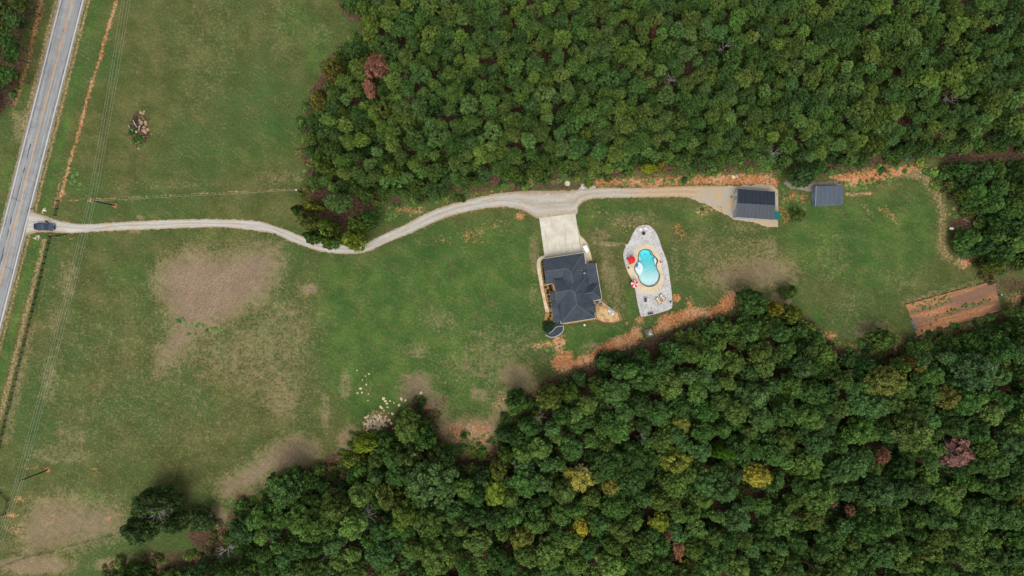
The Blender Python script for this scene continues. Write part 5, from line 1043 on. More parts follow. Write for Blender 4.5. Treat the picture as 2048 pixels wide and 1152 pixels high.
for k_, ts in [(k_, v2) for k_, v2 in LOOKALIKE.items() if k_.startswith('R')]:
    ts.sort(key=lambda o: o.location.x)
    for i, o in enumerate(ts): o['label'] = k_[1:] + ', ' + ('leftmost' if i == 0 else 'rightmost' if i == len(ts) - 1 else ('second', 'third', 'fourth', 'fifth', 'sixth', 'seventh', 'eighth', 'ninth', 'tenth')[min(i - 1, 8)] + ' from left')
for px, py, lab in ((90.6, 420, 'small heap of pale stones on the upper side of the drive entrance'), (75.6, 475, 'small heap of pale stones on the lower side of the drive entrance')):
    s_ = thing('stone_heap', lab, 'stones', W(px, py)); stones(s_, 16, 1.0, .7, ST_M + ST_G, (.12, .3), int(px), .3, .2)
for px, py, r, lab, ms in ((1466.5, 353.5, .5, 'pale boulder on the clay bank above the garage', ST_M), (1473, 352.5, .48, 'grey boulder right of the pale one on the clay bank', ST_G)):
    o = link('boulder', ms[0], None, W(px, py), 1); o.scale = (r, r * 1.1, r); tag(o, lab, 'boulder')
fr = thing('fire_ring', 'ring of pale stones in the bare soil above the drive', 'fire ring', W(1135, 367))
for k in range(13):
    a = k / 13 * 2 * PI; o = link('stone', ST_M[k % 5], fr, (math.cos(a) * .62, math.sin(a) * .62, 0), k); o.scale = (.17, .14, .15)
mb = MB(); mb.lathe([(.5, .02), (.3, .05), (0, .06)], (0, 0, 0), 12); mb.build('ash', plain('ash', srgb(200, 196, 190), .95, .1), fr)
bp_ = thing('brush_pile', 'burnt brush and boulder pile alone in the upper left field', 'brush pile', W(281, 262))
t_ = lambda px, py: (W(px, py)[0] - bp_.location.x, W(px, py)[1] - bp_.location.y)
bpx = lambda zx, zy: t_(220 + zx / 9.6, 200 + zy / 9.6)
for i, (zx, zy, r) in enumerate([(605, 245, .5), (650, 265, .4), (668, 220, .38), (580, 395, .42), (610, 440, .62), (695, 430, .6), (700, 470, .4), (660, 530, .5), (640, 590, .45), (690, 625, .55), (735, 570, .55), (680, 590, .5), (515, 612, .42), (560, 935, .4), (805, 655, .25)]):
    x, y = bpx(zx, zy); o = link('boulder', ST_T[i % 4], bp_, (x, y, .1), i); o.scale = (r, r * .85, r * .9)
g = random.Random(8)
for k in range(70):
    a = g.uniform(0, 2 * PI); u = g.random() ** .5; x, y = u * math.cos(a) * 2.6, u * math.sin(a) * 4.6; L = g.uniform(.8, 2.6); b = g.uniform(0, PI); mb = MB()
    mb.tube([(0, 0, .1), (math.cos(b) * L * .5, math.sin(b) * L * .5, g.uniform(.15, .7)), (math.cos(b) * L, math.sin(b) * L, g.uniform(.1, .5))], [.09, .07, .03], 5); mb.build('branch', [BRN, BRN, LOGM, plain('burnt_wood', srgb(70, 60, 58), .95)][k % 4], bp_, (x - .6, y, 0))
x, y = bpx(500, 490)
for (za, zb) in (((470, 400), (540, 540)), ((580, 510), (590, 610)), ((600, 500), (580, 590)), ((380, 500), (470, 610))):
    p, q = bpx(*za), bpx(*zb); mb = MB(); mb.tube([(p[0], p[1], .6), (q[0], q[1], .75)], [.12, .08], 6); mb.build('log', plain('bleached_log', srgb(196, 190, 182), .9), bp_)
wds = [(bp_.location.x + bpx(zx, zy)[0], bp_.location.y + bpx(zx, zy)[1], .3, .7, srgb(66, 92, 40), LOWS[i % 4]) for i, (zx, zy) in enumerate([(540, 700), (590, 720), (500, 780), (560, 770), (430, 560), (420, 640), (640, 760), (480, 560)])]
mass('brush_weeds', wds, 'green weeds growing through the burnt brush pile', 'weeds')
for (a, b, r, lab) in (((1902, 433), (1919, 430), .13, 'pale log lying at the east wood edge, topmost of three'), ((1925, 438), (1952, 450), .13, 'long grey log in the gap of the east wood'), ((1910, 453), (1926, 450), .12, 'short log beside the white table'), ((612, 580), (630, 577), .13, 'short bleached log on the brown patch in the middle field')):
    p, q = Vector(W(*a)), Vector(W(*b)); mb = MB(); mb.tube([(0, 0, r), ((q - p).x * .5, (q - p).y * .5, r + .04), ((q - p).x, (q - p).y, r)], [r, r * .9, r * .6], 7); tag(mb.build('log', LOGM, None, p), lab, 'log')

# ------------------------------------------------------------------ vehicles
def loft(mb, secs, mi=0):
    n = len(secs[0]); b = len(mb.v)
    for s_ in secs: mb.v += [tuple(p) for p in s_]
    for i in range(len(secs) - 1):
        for k in range(n):
            a0 = b + i * n + k; b0 = b + i * n + (k + 1) % n; mb.f.append((a0, b0, b0 + n, a0 + n)); mb.m.append(mi)
    mb.f.append(tuple(b + k for k in reversed(range(n)))); mb.m.append(mi); e = b + (len(secs) - 1) * n; mb.f.append(tuple(e + k for k in range(n))); mb.m.append(mi)
def sec(x, w, z0, z1, c=.08): return [(x, -w + c, z0), (x, w - c, z0), (x, w, z0 + c), (x, w, z1 - c), (x, w - c * 1.6, z1), (x, -w + c * 1.6, z1), (x, -w, z1 - c), (x, -w, z0 + c)]
t = NT('dark_blue_paint'); v = t.coord(); PAINT = t.done(t.gain(srgb(48, 62, 84), t.ramp(t.noise(v, 3, 3), .3, .7, .9, 1.1)), .25, .5); t.b.inputs['Coat Weight'].default_value = .6
GLS = plain('car_glass', srgb(50, 66, 74), .08, .6, var=.1); TYRE = plain('tyre_rubber', srgb(32, 32, 34), .9, .2); RIM = plain('alloy_rim', srgb(150, 152, 156), .35, .5, .6); ROOFB = plain('black_roof', srgb(40, 46, 58), .35, .4); WHT = plain('white_plastic', srgb(232, 234, 234), .45, .4, var=.06); LMP = plain('lamp_lens', srgb(212, 216, 220), .15, .6); RLMP = plain('tail_lens', srgb(150, 26, 24), .25, .5)
suv = thing('suv', 'dark blue SUV with its driver door open at the mouth of the gravel drive', 'car', W(93.2, 454.4), R(-2.5))
mb = MB(); loft(mb, [sec(-2.72, .84, .5, 1.0), sec(-2.6, .95, .42, 1.1), sec(-1.9, .98, .36, 1.13), sec(0, .99, .34, 1.12), sec(1.25, .98, .36, 1.12), sec(1.5, .97, .38, 1.1), sec(2.3, .94, .42, 1.02), sec(2.62, .86, .46, .92), sec(2.72, .74, .5, .8)]); body = mb.build('body', PAINT, suv, smooth=False)
mb = MB(); loft(mb, [sec(-2.5, .84, 1.08, 1.2, .04), sec(-2.42, .8, 1.08, 1.76, .06), sec(-.1, .8, 1.08, 1.84, .06), sec(.55, .76, 1.08, 1.74, .06), sec(1.3, .82, 1.08, 1.13, .02)]); mb.build('window_glass', GLS, suv)
mb = MB(); loft(mb, [sec(-2.44, .76, 1.76, 1.8, .015), sec(-1.6, .78, 1.82, 1.87, .015), sec(-.1, .78, 1.84, 1.89, .015), sec(.42, .73, 1.76, 1.8, .015)]); rf = mb.build('roof', PAINT, suv)
mb = MB(); mb.box((-1.9, 0, 1.875), (.9, 1.2, .03)); mb.build('sunroof', ROOFB, rf)
for s_ in (-1, 1):
    mb = MB(); mb.tube([(-2.2, s_ * .68, 1.9), (-1, s_ * .7, 1.95), (.1, s_ * .68, 1.9)], .03, 6); mb.build('roof_rail', DARKM, rf)
    mb = MB(); mb.box((2.6, s_ * .66, .82), (.18, .32, .14)); mb.build('headlight', LMP, suv)
    mb = MB(); mb.box((-2.68, s_ * .76, .95), (.1, .18, .3)); mb.build('tail_light', RLMP, suv)
    for x in (-1.65, 1.65):
        w_ = link('wheel', None, suv, (x, s_ * .9, .38)); mb = MB(); mb.tube([(0, -.13, 0), (0, .13, 0)], .38, 18); mb.build('tyre', TYRE, w_); mb = MB(); mb.tube([(0, -.135, 0), (0, .135, 0)], .23, 12); mb.build('rim', RIM, w_)
mb = MB(); mb.box((1.02, -1.08, 1.16), (.12, .24, .16)); mb.build('mirror', PAINT, suv)
mb = MB(); mb.box((2.74, 0, .66), (.05, 1.1, .2)); mb.build('grille', DARKM, suv); mb = MB(); mb.box((2.05, 0, 1.075), (.9, .5, .03)); mb.build('hood_scoop', PAINT, body)
dr = link('door', None, suv, (1.1, .97, 0), R(-58)); mb = MB(); mb.box((-.55, 0, .75), (1.1, .09, .72)); mb.build('door_skin', PAINT, dr); mb = MB(); mb.box((-.62, -.02, 1.4), (.85, .04, .56)); mb.build('window_glass', GLS, dr); mb = MB(); mb.box((-.1, .14, 1.16), (.12, .24, .16)); mb.build('mirror', PAINT, dr)
cart = thing('golf_cart', 'white-roofed golf cart parked at the corner of the concrete pad', 'golf cart', W(1170.5, 498), R(-62))
CR = lambda b: b
mb = MB(); loft(mb, [sec(-1.15, .5, .3, .75), sec(-.6, .56, .26, .8), sec(-.1, .56, .24, .5), sec(.6, .55, .24, .48), sec(.8, .52, .26, .8), sec(1.15, .42, .3, .62)]); mb.build('body', WHT, cart)
mb = MB(); loft(mb, [sec(-.95, .5, 1.78, 1.84, .02), sec(-.6, .58, 1.82, 1.9, .02), sec(.5, .58, 1.82, 1.9, .02), sec(.85, .5, 1.78, 1.84, .02)]); mb.build('canopy', WHT, cart)
for x, y in ((-.85, -.46), (-.85, .46), (.75, -.44), (.75, .44)):
    mb = MB(); mb.tube([(x, y, .7), (x * .95, y, 1.82)], .025, 6); mb.build('canopy_post', DARKM, cart)
    w_ = MB(); w_.tube([(x, y - .1, .22), (x, y + .1, .22)], .22, 12); w_.build('wheel', TYRE, cart)
mb = MB(); mb.box((-.35, 0, .72), (.5, 1.0, .14)); mb.box((-.62, 0, .98), (.12, 1.0, .42)); mb.build('seat', plain('seat_vinyl', srgb(70, 62, 56), .7), cart)
mb = MB(); mb.tube([(.55, .22, .8), (.32, .22, .98)], .02, 5); mb.lathe([(.15, 0), (.17, .02), (.15, .04)], (.3, .22, .98), 12); mb.build('steering_wheel', DARKM, cart)

# ------------------------------------------------------------------ pool furniture
Z3 = lambda x, y: (1220 + x / 5.486, 440 + y / 5.486)
def umbrella(x, y, r_px, cols, label, ex):
    p = Z3(x, y); zt = 2.3; w = W(p[0], p[1], zt); root = thing('umbrella', label, 'umbrella', (w[0], w[1], .11)); r = r_px / 5.486 / S
    mb = MB(); mb.tube([(0, 0, 0), (0, 0, 2.55)], .03, 8); mb.build('pole', WHT, root); mb = MB(); mb.lathe([(.28, 0), (.28, .06), (.05, .12), (.05, .3), (0, .3)], (0, 0, 0), 14); mb.build('base', DARKM, root)
    N = 8
    for k in range(N):
        a0, a1 = 2 * PI * k / N + .2, 2 * PI * (k + 1) / N + .2; am = (a0 + a1) / 2; mb = MB()
        P = lambda a, f, z: (math.cos(a) * r * f, math.sin(a) * r * f, z)
        mb.add([P(a0, .02, 2.55), P(a0, .5, 2.42), P(am, .47, 2.4), P(a1, .5, 2.42), P(a0, 1, 2.14), P(am, .95, 2.1), P(a1, 1, 2.14), P(a0, 1, 2.02), P(am, .95, 1.98), P(a1, 1, 2.02)], [(0, 1, 2), (0, 2, 3), (1, 4, 5, 2), (2, 5, 6, 3), (4, 7, 8, 5), (5, 8, 9, 6)]); mb.build('panel', cols[k % len(cols)], root)
        mb = MB(); mb.tube([P(a0, .03, 2.5), P(a0, .99, 2.1)], .012, 4); mb.build('rib', DARKM, root)
    mb = MB(); mb.blob((0, 0, 2.6), .05, 1, 1, 0); mb.build('finial', WHT, root)
    return w
REDC = plain('red_canvas', srgb(214, 44, 58), .8, .15, var=.08); PNK = plain('pink_canvas', srgb(226, 92, 112), .8, .15, var=.08)
for (x, y, r, cols, lab, nm, wh) in ((237, 438, 42, [REDC], 'plain red umbrella at the upper left of the pool', 'upper', REDC), (270, 702, 41, [REDC, plain('white_canvas', srgb(238, 214, 214), .8, .15, var=.08)], 'red and white striped umbrella at the lower left of the pool', 'lower', PNK)):
    w = umbrella(x, y, r, cols, lab, wh)
    tb = thing('patio_table', f'dark round table under the {"red" if nm == "upper" else "striped"} umbrella', 'table', (w[0] + .02, w[1], .12)); mb = MB(); mb.lathe([(.06, .68), (.6, .68), (.6, .73), (.06, .73)], (0, 0, 0), 18); mb.build('tabletop', DARKM, tb)
    for k in range(4): a = k * PI / 2 + .4; mb = MB(); mb.tube([(math.cos(a) * .5, math.sin(a) * .5, 0), (math.cos(a) * .35, math.sin(a) * .35, .69)], .025, 5); mb.build('leg', DARKM, tb)
    for k, a in enumerate((.9, 2.6, 4.6)):
        ch = thing('patio_chair', f'dark metal chair at the table under the {"red" if nm == "upper" else "striped"} umbrella, {("upper right", "left", "lower")[k]} one', 'chair', (w[0] + math.cos(a) * .95, w[1] + math.sin(a) * .95, .12), a + PI / 2, 'dark chairs round the umbrella tables')
        mb = MB(); mb.box((0, 0, .42), (.46, .46, .05)); mb.build('seat', DARKM, ch); mb = MB(); mb.box((0, -.22, .68), (.46, .05, .45)); mb.build('backrest', DARKM, ch)
        for dx in (-.2, .2):
            for dy in (-.2, .2): mb = MB(); mb.tube([(dx, dy, 0), (dx, dy, .41)], .018, 5); mb.build('leg', DARKM, ch)
CUSH = plain('tan_cushion', srgb(212, 196, 162), .9, .1, var=.12)
for x, y, lab in ((530, 885, 'left'), (573, 850, 'right')):
    p = Z3(x, y); lg = thing('sun_lounger', f'{lab} of two tan cushioned sun loungers on the gravel below the pool', 'sun lounger', (*W(*p)[:2], .055), math.atan2(-58, 48), 'sun loungers below the pool')
    lg.scale = (1.1, 1.25, 1.1); mb = MB(); mb.box((0, 0, .3), (1.95, .76, .06)); mb.build('frame', DARKM, lg)
    for dx in (-.8, .8):
        for dy in (-.28, .28): mb = MB(); mb.box((dx, dy, .14), (.07, .07, .28)); mb.build('leg', DARKM, lg)
    mb = MB(); mb.box((.28, 0, .385), (1.2, .6, .11), taper=.95); mb.build('seat_cushion', CUSH, lg)
    mb = MB(); mb.box((-.62, 0, .52), (.66, .6, .1), rot=Matrix.Rotation(R(28), 3, 'Y').to_quaternion()); mb.build('back_cushion', CUSH, lg); mb = MB(); mb.box((-.74, 0, .66), (.26, .44, .08), rot=Matrix.Rotation(R(28), 3, 'Y').to_quaternion()); mb.build('pillow', WHT, lg)
st = thing('side_table', 'small red side table between the two sun loungers', 'table', (*W(*Z3(570, 884))[:2], .055)); mb = MB(); mb.lathe([(.0, .42), (.22, .42), (.22, .46), (0, .46)], (0, 0, 0), 14); mb.build('top', REDC, st)
for k in range(3): a = k * 2.1; mb = MB(); mb.tube([(math.cos(a) * .18, math.sin(a) * .18, 0), (math.cos(a) * .1, math.sin(a) * .1, .43)], .018, 5); mb.build('leg', REDC, st)
gr = thing('grill', 'black barbecue grill with a white side shelf on the gravel below the pool', 'grill', (*W(*Z3(385, 878))[:2], .055), R(8))
mb = MB(); mb.box((0, 0, .42), (.6, 1.1, .7)); mb.build('cabinet', DARKM, gr); mb = MB(); loft(mb, [[(x * .3 * c_, y, .78 + z) for x, z in ((-1, 0), (-.9, .2), (-.4, .33), (.4, .33), (.9, .2), (1, 0))] for y, c_ in ((-.5, .9), (-.45, 1), (.45, 1), (.5, .9))]); mb.build('lid', plain('black_enamel', srgb(40, 44, 50), .35, .5), gr)
mb = MB(); mb.box((.62, .08, .8), (.5, .42, .04)); mb.build('side_shelf', WHT, gr); mb = MB(); mb.lathe([(0, 0), (.12, .0), (.15, .08), (.15, .1), (0, .1)], (.62, .08, .825), 12); mb.build('bowl', plain('pale_blue_bowl', srgb(180, 204, 214), .4), gr); mb = MB(); mb.tube([(.34, -.3, .92), (.34, .3, .92)], .02, 6); mb.build('handle', RIM, gr)
def bench(name, label, p, rz, L, mat, z=.055):
    b = thing(name, label, 'bench', (*W(*p)[:2], z), rz)
    for k in range(4): mb = MB(); mb.box((0, -.18 + k * .12, .44), (L, .1, .035)); mb.build('slat', mat, b)
    for k in range(3): mb = MB(); mb.box((0, .26, .58 + k * .13), (L, .03, .1)); mb.build('back_slat', mat, b)
    for dx in (-L / 2 + .08, L / 2 - .08): mb = MB(); mb.box((dx, 0, .21), (.06, .46, .42)); mb.build('leg', mat, b)
bench('bench', 'dark slatted bench on the gravel at the bottom of the pool patio', Z3(440, 1027), R(9), 1.5, DARKM); bench('bench', 'small brown bench on the tan concrete beside the house', (1181, 524), R(6), .95, plain('brown_timber', srgb(92, 72, 58), .9), .1)
for x, y, a, nm in ((332, 108, 2.3, 'left'), (388, 97, -2.5, 'right')):
    c_ = thing('adirondack_chair', f'{nm} of two white slatted garden chairs by the fire bowl', 'chair', (*W(*Z3(x, y))[:2], .055), a + PI, 'white chairs by the fire bowl')
    for k in range(5): mb = MB(); mb.box((0, -.25 + k * .12, .36 - k * .02), (.5, .1, .025)); mb.build('seat_slat', WHT, c_)
    for k in range(5): mb = MB(); mb.box((-.24 + k * .12, .38, .66), (.1, .025, .75), rot=Matrix.Rotation(R(-24), 3, 'X').to_quaternion()); mb.build('back_slat', WHT, c_)
    for dx in (-.33, .33):
        mb = MB(); mb.box((dx, .0, .55), (.13, .7, .03)); mb.build('armrest', WHT, c_)
        for dy in (-.28, .3): mb = MB(); mb.box((dx, dy, .27), (.05, .08, .54)); mb.build('leg', WHT, c_)
fb = thing('fire_bowl', 'round brown fire bowl with a stone rim at the top of the pool patio', 'fire bowl', (*W(*Z3(366, 148))[:2], .055)); mb = MB(); mb.lathe([(.3, 0), (.48, .3), (.52, .42), (.44, .42), (.3, .22), (0, .2)], (0, 0, 0), 20); mb.build('bowl', plain('rust_bowl', srgb(112, 72, 58), .8), fb); mb = MB(); mb.lathe([(.34, .26), (.2, .3), (0, .31)], (0, 0, 0), 14); mb.build('ash', plain('charcoal', srgb(50, 40, 38), .95), fb)
lp = thing('hose_reel', 'small white hose reel on the left rim of the pool gravel', 'hose reel', (*W(*Z3(173, 278))[:2], .04), .6); mb = MB(); mb.tube([(math.cos(k / 14 * 2 * PI) * .2, math.sin(k / 14 * 2 * PI) * .2, .3) for k in range(15)], .06, 6, cap=False); mb.build('coil', WHT, lp); mb = MB(); mb.tube([(0, 0, 0), (0, 0, .34)], .05, 6); mb.build('post', DARKM, lp)
for x, y, z, lab in ((200, 525, .12, 'black planter pot on the deck left of the pool'), (662, 897, .055, 'black planter pot at the right side of the gravel patio')):
    o = thing('planter_pot', lab, 'pot', (*W(*Z3(x, y))[:2], z)); mb = MB(); mb.lathe([(.16, 0), (.24, .36), (.26, .38), (.21, .38), (.19, .3), (0, .3)], (0, 0, 0), 14); mb.build('pot', DARKM, o); c2 = link('plant', BUSH_C[0], o, (0, 0, .42)); c2.scale = (.16, .16, .14); c2.color = (*srgb(50, 66, 40), 1)
pc = thing('folding_chair', 'pink and dark folding chair on the right side of the pool deck', 'chair', (*W(*Z3(556, 461))[:2], .12), R(100)); mb = MB(); mb.box((0, 0, .38), (.5, .5, .04)); mb.build('seat', PNK, pc); mb = MB(); mb.box((0, .3, .6), (.5, .04, .5), rot=Matrix.Rotation(R(-20), 3, 'X').to_quaternion()); mb.build('backrest', plain('maroon_cloth', srgb(110, 50, 50), .8), pc)
for dx in (-.24, .24): mb = MB(); mb.tube([(dx, -.26, 0), (dx, .2, .4), (dx, .26, .6)], .016, 5); mb.build('leg', DARKM, pc); mb = MB(); mb.tube([(dx, .26, 0), (dx, -.22, .4)], .016, 5); mb.build('leg', DARKM, pc)
fl = thing('pool_float', 'blue float resting on the white sun shelf of the pool', 'pool float', (*W(*Z3(295, 499))[:2], -.1), R(-16)); FB = plain('blue_vinyl', srgb(70, 140, 206), .35, .4, var=.06)
for k in range(4): mb = MB(); mb.tube([(-.32, -.42 + k * .28, .1), (.32, -.42 + k * .28, .1)], .14, 10); mb.build('tube', FB, fl)
bd = thing('paddleboard', 'white and blue paddleboard lying on the sandy patio beside the house', 'paddleboard', (*W(*H2(1000, 795))[:2], .05), math.atan2(-50, 62)); out = [(x, .36 * math.sqrt(max(0, 1 - abs(x / 1.05) ** 3.2))) for x in np.linspace(-1.05, 1.05, 17)]
mb = MB(); mb.prism([(x, -y) for x, y in out] + [(x, y) for x, y in out[::-1]], .08, .2); mb.build('hull', plain('pale_blue_board', srgb(206, 224, 236), .35, .4, var=.05), bd); mb = MB(); mb.box((.0, 0, .205), (.9, .34, .012)); mb.build('deck_pad', FB, bd)
for x, y, nm in ((850, 685, 'upper left'), (886, 713, 'lower right')):
    ac = thing('air_conditioner', f'{nm} of two round dark air-conditioning units beside the house wall', 'air conditioner', (*W(*H2(x, y))[:2], .04), .4, 'air-conditioning units beside the house'); mb = MB(); mb.lathe([(.0, 0), (.42, 0), (.42, .78), (.38, .84), (.34, .84), (.33, .74), (0, .74)], (0, 0, 0), 20); mb.build('housing', DARKM, ac)
    for k in range(4): a = k * PI / 2; mb = MB(); mb.face([(0, 0, .78), (math.cos(a) * .3, math.sin(a) * .3, .76), (math.cos(a + .7) * .3, math.sin(a + .7) * .3, .8)]); mb.build('fan_blade', plain('pale_blade', srgb(196, 204, 210), .5), ac)
    mb = MB()
    for rr in (.12, .2, .28): mb.tube([(math.cos(q / 16 * 2 * PI) * rr, math.sin(q / 16 * 2 * PI) * rr, .845) for q in range(17)], .008, 4, cap=False)
    mb.build('fan_grille', DARKM, ac)

# ------------------------------------------------------------------ retaining walls, beds and small things about the house
RW = plain('grey_block', srgb(172, 172, 168), .9, .2, var=.2); DKG = plain('dark_slate_chips', srgb(66, 74, 84), .9, .2, var=.3)
def block_wall(name, label, pts, h, w_, mat, L=.45, smooth=True, cat='retaining wall', courses=2):
    P = [Vector(W(*p)) for p in (catmull(pts, 8, False) if smooth else pts)]; c0 = P[0].copy(); root = thing(name, label, cat, c0); Lt = sum((P[i + 1] - P[i]).length for i in range(len(P) - 1)); n = max(2, int(Lt / L)); Q = resample([(p.x, p.y) for p in P], n + 1)
    bmm = MB(); bmm.box((0, 0, 0), (Lt / n - .02, w_, h / courses - .015), taper=.97); me = bmm.mesh('block', mat)
    for r_ in range(courses):
        for k in range(n):
            a, b = Q[k], Q[k + 1]; link('block', me, root, ((a[0] + b[0]) / 2 - c0.x, (a[1] + b[1]) / 2 - c0.y, h * (r_ + .5) / courses), math.atan2(b[1] - a[1], b[0] - a[0]))
    return root
block_wall('retaining_wall', 'curved pale block wall round the slate bed at the house corner', [H2(x, y) for x, y in ((278, 1036), (312, 1058), (352, 1066), (402, 1053), (450, 1020), (474, 985), (474, 935))], .7, .28, RW)
block_wall('retaining_wall', 'inner curved pale block wall between evergreen bush and slate bed', [H2(x, y) for x, y in ((468, 943), (420, 946), (385, 962), (352, 1000), (312, 1026))], .7, .22, RW)
mb = MB(); q = [W(*H2(x, y))[:2] for x, y in catmull([(290, 1036), (315, 1052), (352, 1060), (400, 1047), (446, 1014), (468, 980), (467, 948), (420, 950), (388, 965), (355, 1003), (314, 1030)], 4)]; mb.prism(q if sum(q[i - 1][0] * q[i][1] - q[i][0] * q[i - 1][1] for i in range(len(q))) > 0 else q[::-1], 0, .45, bottom=False); struct(mb.build('slate_bed', DKG))
sheet('slate_path', [H2(x, y) for x, y in ((372, 905), (446, 900), (466, 925), (466, 940), (420, 942), (385, 955), (360, 985), (345, 960))], .06, DKG, .3, .03, 1, 3)
block_wall('retaining_wall', 'straight grey block wall from the house corner to the paddleboard', [H2(x, y) for x, y in ((868, 655), (940, 712), (1010, 766))], .8, .22, RW, .5, False)
block_wall('stone_edging', 'tan stone edging round the outer curve of the sandy patio', [H2(x, y) for x, y in ((1012, 764), (1060, 776), (1095, 820), (1106, 870), (1096, 892))], .25, .24, plain('tan_block', srgb(178, 140, 100), .9), .35, True, 'edging', 1)
block_wall('stone_edging', 'reddish stone edging along the lower side of the sandy patio', [H2(x, y) for x, y in ((858, 876), (910, 900), (970, 908), (1040, 906))], .22, .2, plain('red_block', srgb(160, 106, 76), .9), .35, True, 'edging', 1)
eb = thing('evergreen_bush', 'large round dark evergreen bush at the lower left corner of the house', 'bush', W(*H2(306, 946)))
for k, (dx, dy, r, z) in enumerate(((0, 0, 1.35, 1.0), (.75, .5, 1.0, .8), (-.6, -.6, 1.0, .8), (.2, -.8, 1.0, .7), (-.5, .6, .95, .7))):
    c2 = link('foliage', BUSH_C[k % 3], eb, (dx, dy, z), k); c2.scale = (r, r, r * .85); c2.color = (*srgb(40, 62, 34), 1)
mb = MB(); mb.tube([(0, 0, 0), (0, 0, 1.4)], [.12, .06], 6); mb.build('trunk', BARK, eb)
SHR = [(243, 247), (245, 278), (255, 310), (255, 341), (260, 372), (265, 405), (268, 438), (272, 468), (280, 520), (300, 555), (302, 580), (312, 620), (315, 655), (320, 690), (325, 722), (335, 742), (333, 800), (330, 835), (313, 862)]
ords = ['first', 'second', 'third', 'fourth', 'fifth', 'sixth', 'seventh', 'eighth', 'ninth', 'tenth', 'eleventh']
for i, (x, y) in enumerate(SHR):
    up = i < 8; o = thing('shrub', f'small dark shrub in the {"upper" if up else "lower"} run of the front bed, {ords[i if up else i - 8]} from top', 'shrub', (*W(*H2(x, y))[:2], .04), i, 'small shrubs in the bed along the house front'); r = rngT.uniform(.3, .42)
    c2 = link('foliage', BUSH_C[i % 3], o, (0, 0, .22), i); c2.scale = (r, r, r * .9); c2.color = (*srgb(52, 62, 36), 1); mb = MB(); mb.tube([(0, 0, 0), (0, 0, .3)], .02, 5); mb.build('stem', BARK, o)
o = thing('bush', 'straggly dark bush in the recess beside the front porch', 'bush', (*W(*H2(332, 522))[:2], .04))
for k, (dx, dy, r) in enumerate(((0, 0, .55), (.1, -.6, .5), (-.15, .5, .42))): c2 = link('foliage', BUSH_C[k], o, (dx, dy, .4), k); c2.scale = (r * .7, r, r); c2.color = (*srgb(62, 64, 38), 1)
o = thing('vent_cap', 'small white domed cap on the lawn below the house', 'cap', W(*H2(708, 933))); mb = MB(); mb.lathe([(.27, 0), (.27, .1), (.2, .2), (.08, .26), (0, .27)], (0, 0, 0), 14); mb.build('dome', WHT, o); mb = MB(); mb.lathe([(.36, .0), (.36, .03), (.2, .03)], (0, 0, 0), 14); mb.build('collar', RW, o)
for px, py, nm in ((1109, 700, 'left'), (1119, 696, 'right')):
    o = thing('tank_lid', f'{nm} of two small round teal lids in the clay below the house', 'lid', W(px, py), 0, 'teal lids in the clay'); mb = MB(); mb.lathe([(.3, 0), (.3, .08), (.26, .12), (0, .14)], (0, 0, 0), 16); mb.build('lid', plain('teal_lid', srgb(74, 104, 100), .6), o); mb = MB(); mb.box((0, 0, .15), (.2, .05, .04)); mb.build('handle', DARKM, o)
# timber-framed heap of pipes at the edge of the south wood
fm = thing('timber_frame', 'square timber frame heaped with white pipes at the edge of the south wood', 'frame', W(1298, 666), R(14)); BT = plain('brown_timber', srgb(92, 72, 58), .9)
for k in range(4): a = k * PI / 2; mb = MB(); mb.box((math.cos(a) * 1.25, math.sin(a) * 1.25, .18), (.18, 2.6 if k % 2 == 0 else 2.3, .3) if True else 0, a); mb.build('beam', BT, fm)
for k in range(7): mb = MB(); mb.box((0, -1.0 + k * .33, .08), (2.3, .14, .06)); mb.build('slat', TIMB, fm)
g = random.Random(4)
for k in range(16): a = g.uniform(0, PI); L = g.uniform(.5, 1.5); mb = MB(); mb.tube([(-math.cos(a) * L / 2, -math.sin(a) * L / 2, .25 + .03 * k), (math.cos(a) * L / 2, math.sin(a) * L / 2, .3 + .03 * k)], .06, 7); mb.build('pipe', WHT if k % 3 else plain('grey_pipe', srgb(160, 164, 160), .6), fm, (g.uniform(-.5, .5), g.uniform(-.5, .5), 0))
# entrance and field
mx2 = thing('mailbox', 'dark mailbox on a timber post at the mouth of the drive', 'mailbox', W(69, 418.5), R(-14)); mb = MB(); mb.box((0, 0, .55), (.1, .1, 1.1)); mb.build('post', BT, mx2); mb = MB(); loft(mb, [[(x, y, 1.1 + z) for y, z in ((-.12, 0), (.12, 0), (.12, .14), (.07, .23), (-.07, .23), (-.12, .14))] for x in (-.3, .3)]); mb.build('box', DARKM, mx2); mb = MB(); mb.box((.1, .13, 1.26), (.14, .01, .06)); mb.build('flag', REDC, mx2)
for px, py, nm in ((1165.5, 375.5, 'left'), (1180, 375, 'right')):
    o = thing('marker_post', f'{nm} of two short white posts on the pale gravel turnout', 'post', W(px, py), R(8), 'white posts on the turnout'); mb = MB(); mb.box((0, 0, .1), (.24, .85, .16), taper=.8); mb.build('block', WHT, o); mb = MB(); mb.tube([(0, .25, .15), (0, .25, .5)], .05, 8); mb.build('stub', WHT, o)
tb = thing('folding_table', 'white folding table at the edge of the east wood', 'table', W(1900, 457.5), R(-3)); mb = MB(); mb.box((0, 0, .74), (1.15, .62, .05)); mb.build('tabletop', WHT, tb)
for dx in (-.5, .5):
    for dy in (-.24, .24): mb = MB(); mb.tube([(dx, dy, 0), (dx, dy, .72)], .02, 6); mb.build('leg', DARKM, tb)
o = thing('storage_crate', 'black crate just below the white folding table', 'crate', W(1897.5, 463)); mb = MB(); mb.box((0, 0, .22), (.55, .42, .44), taper=1.08); mb.build('tub', DARKM, o); mb = MB(); mb.box((0, 0, .46), (.62, .48, .05)); mb.build('lid', DARKM, o)
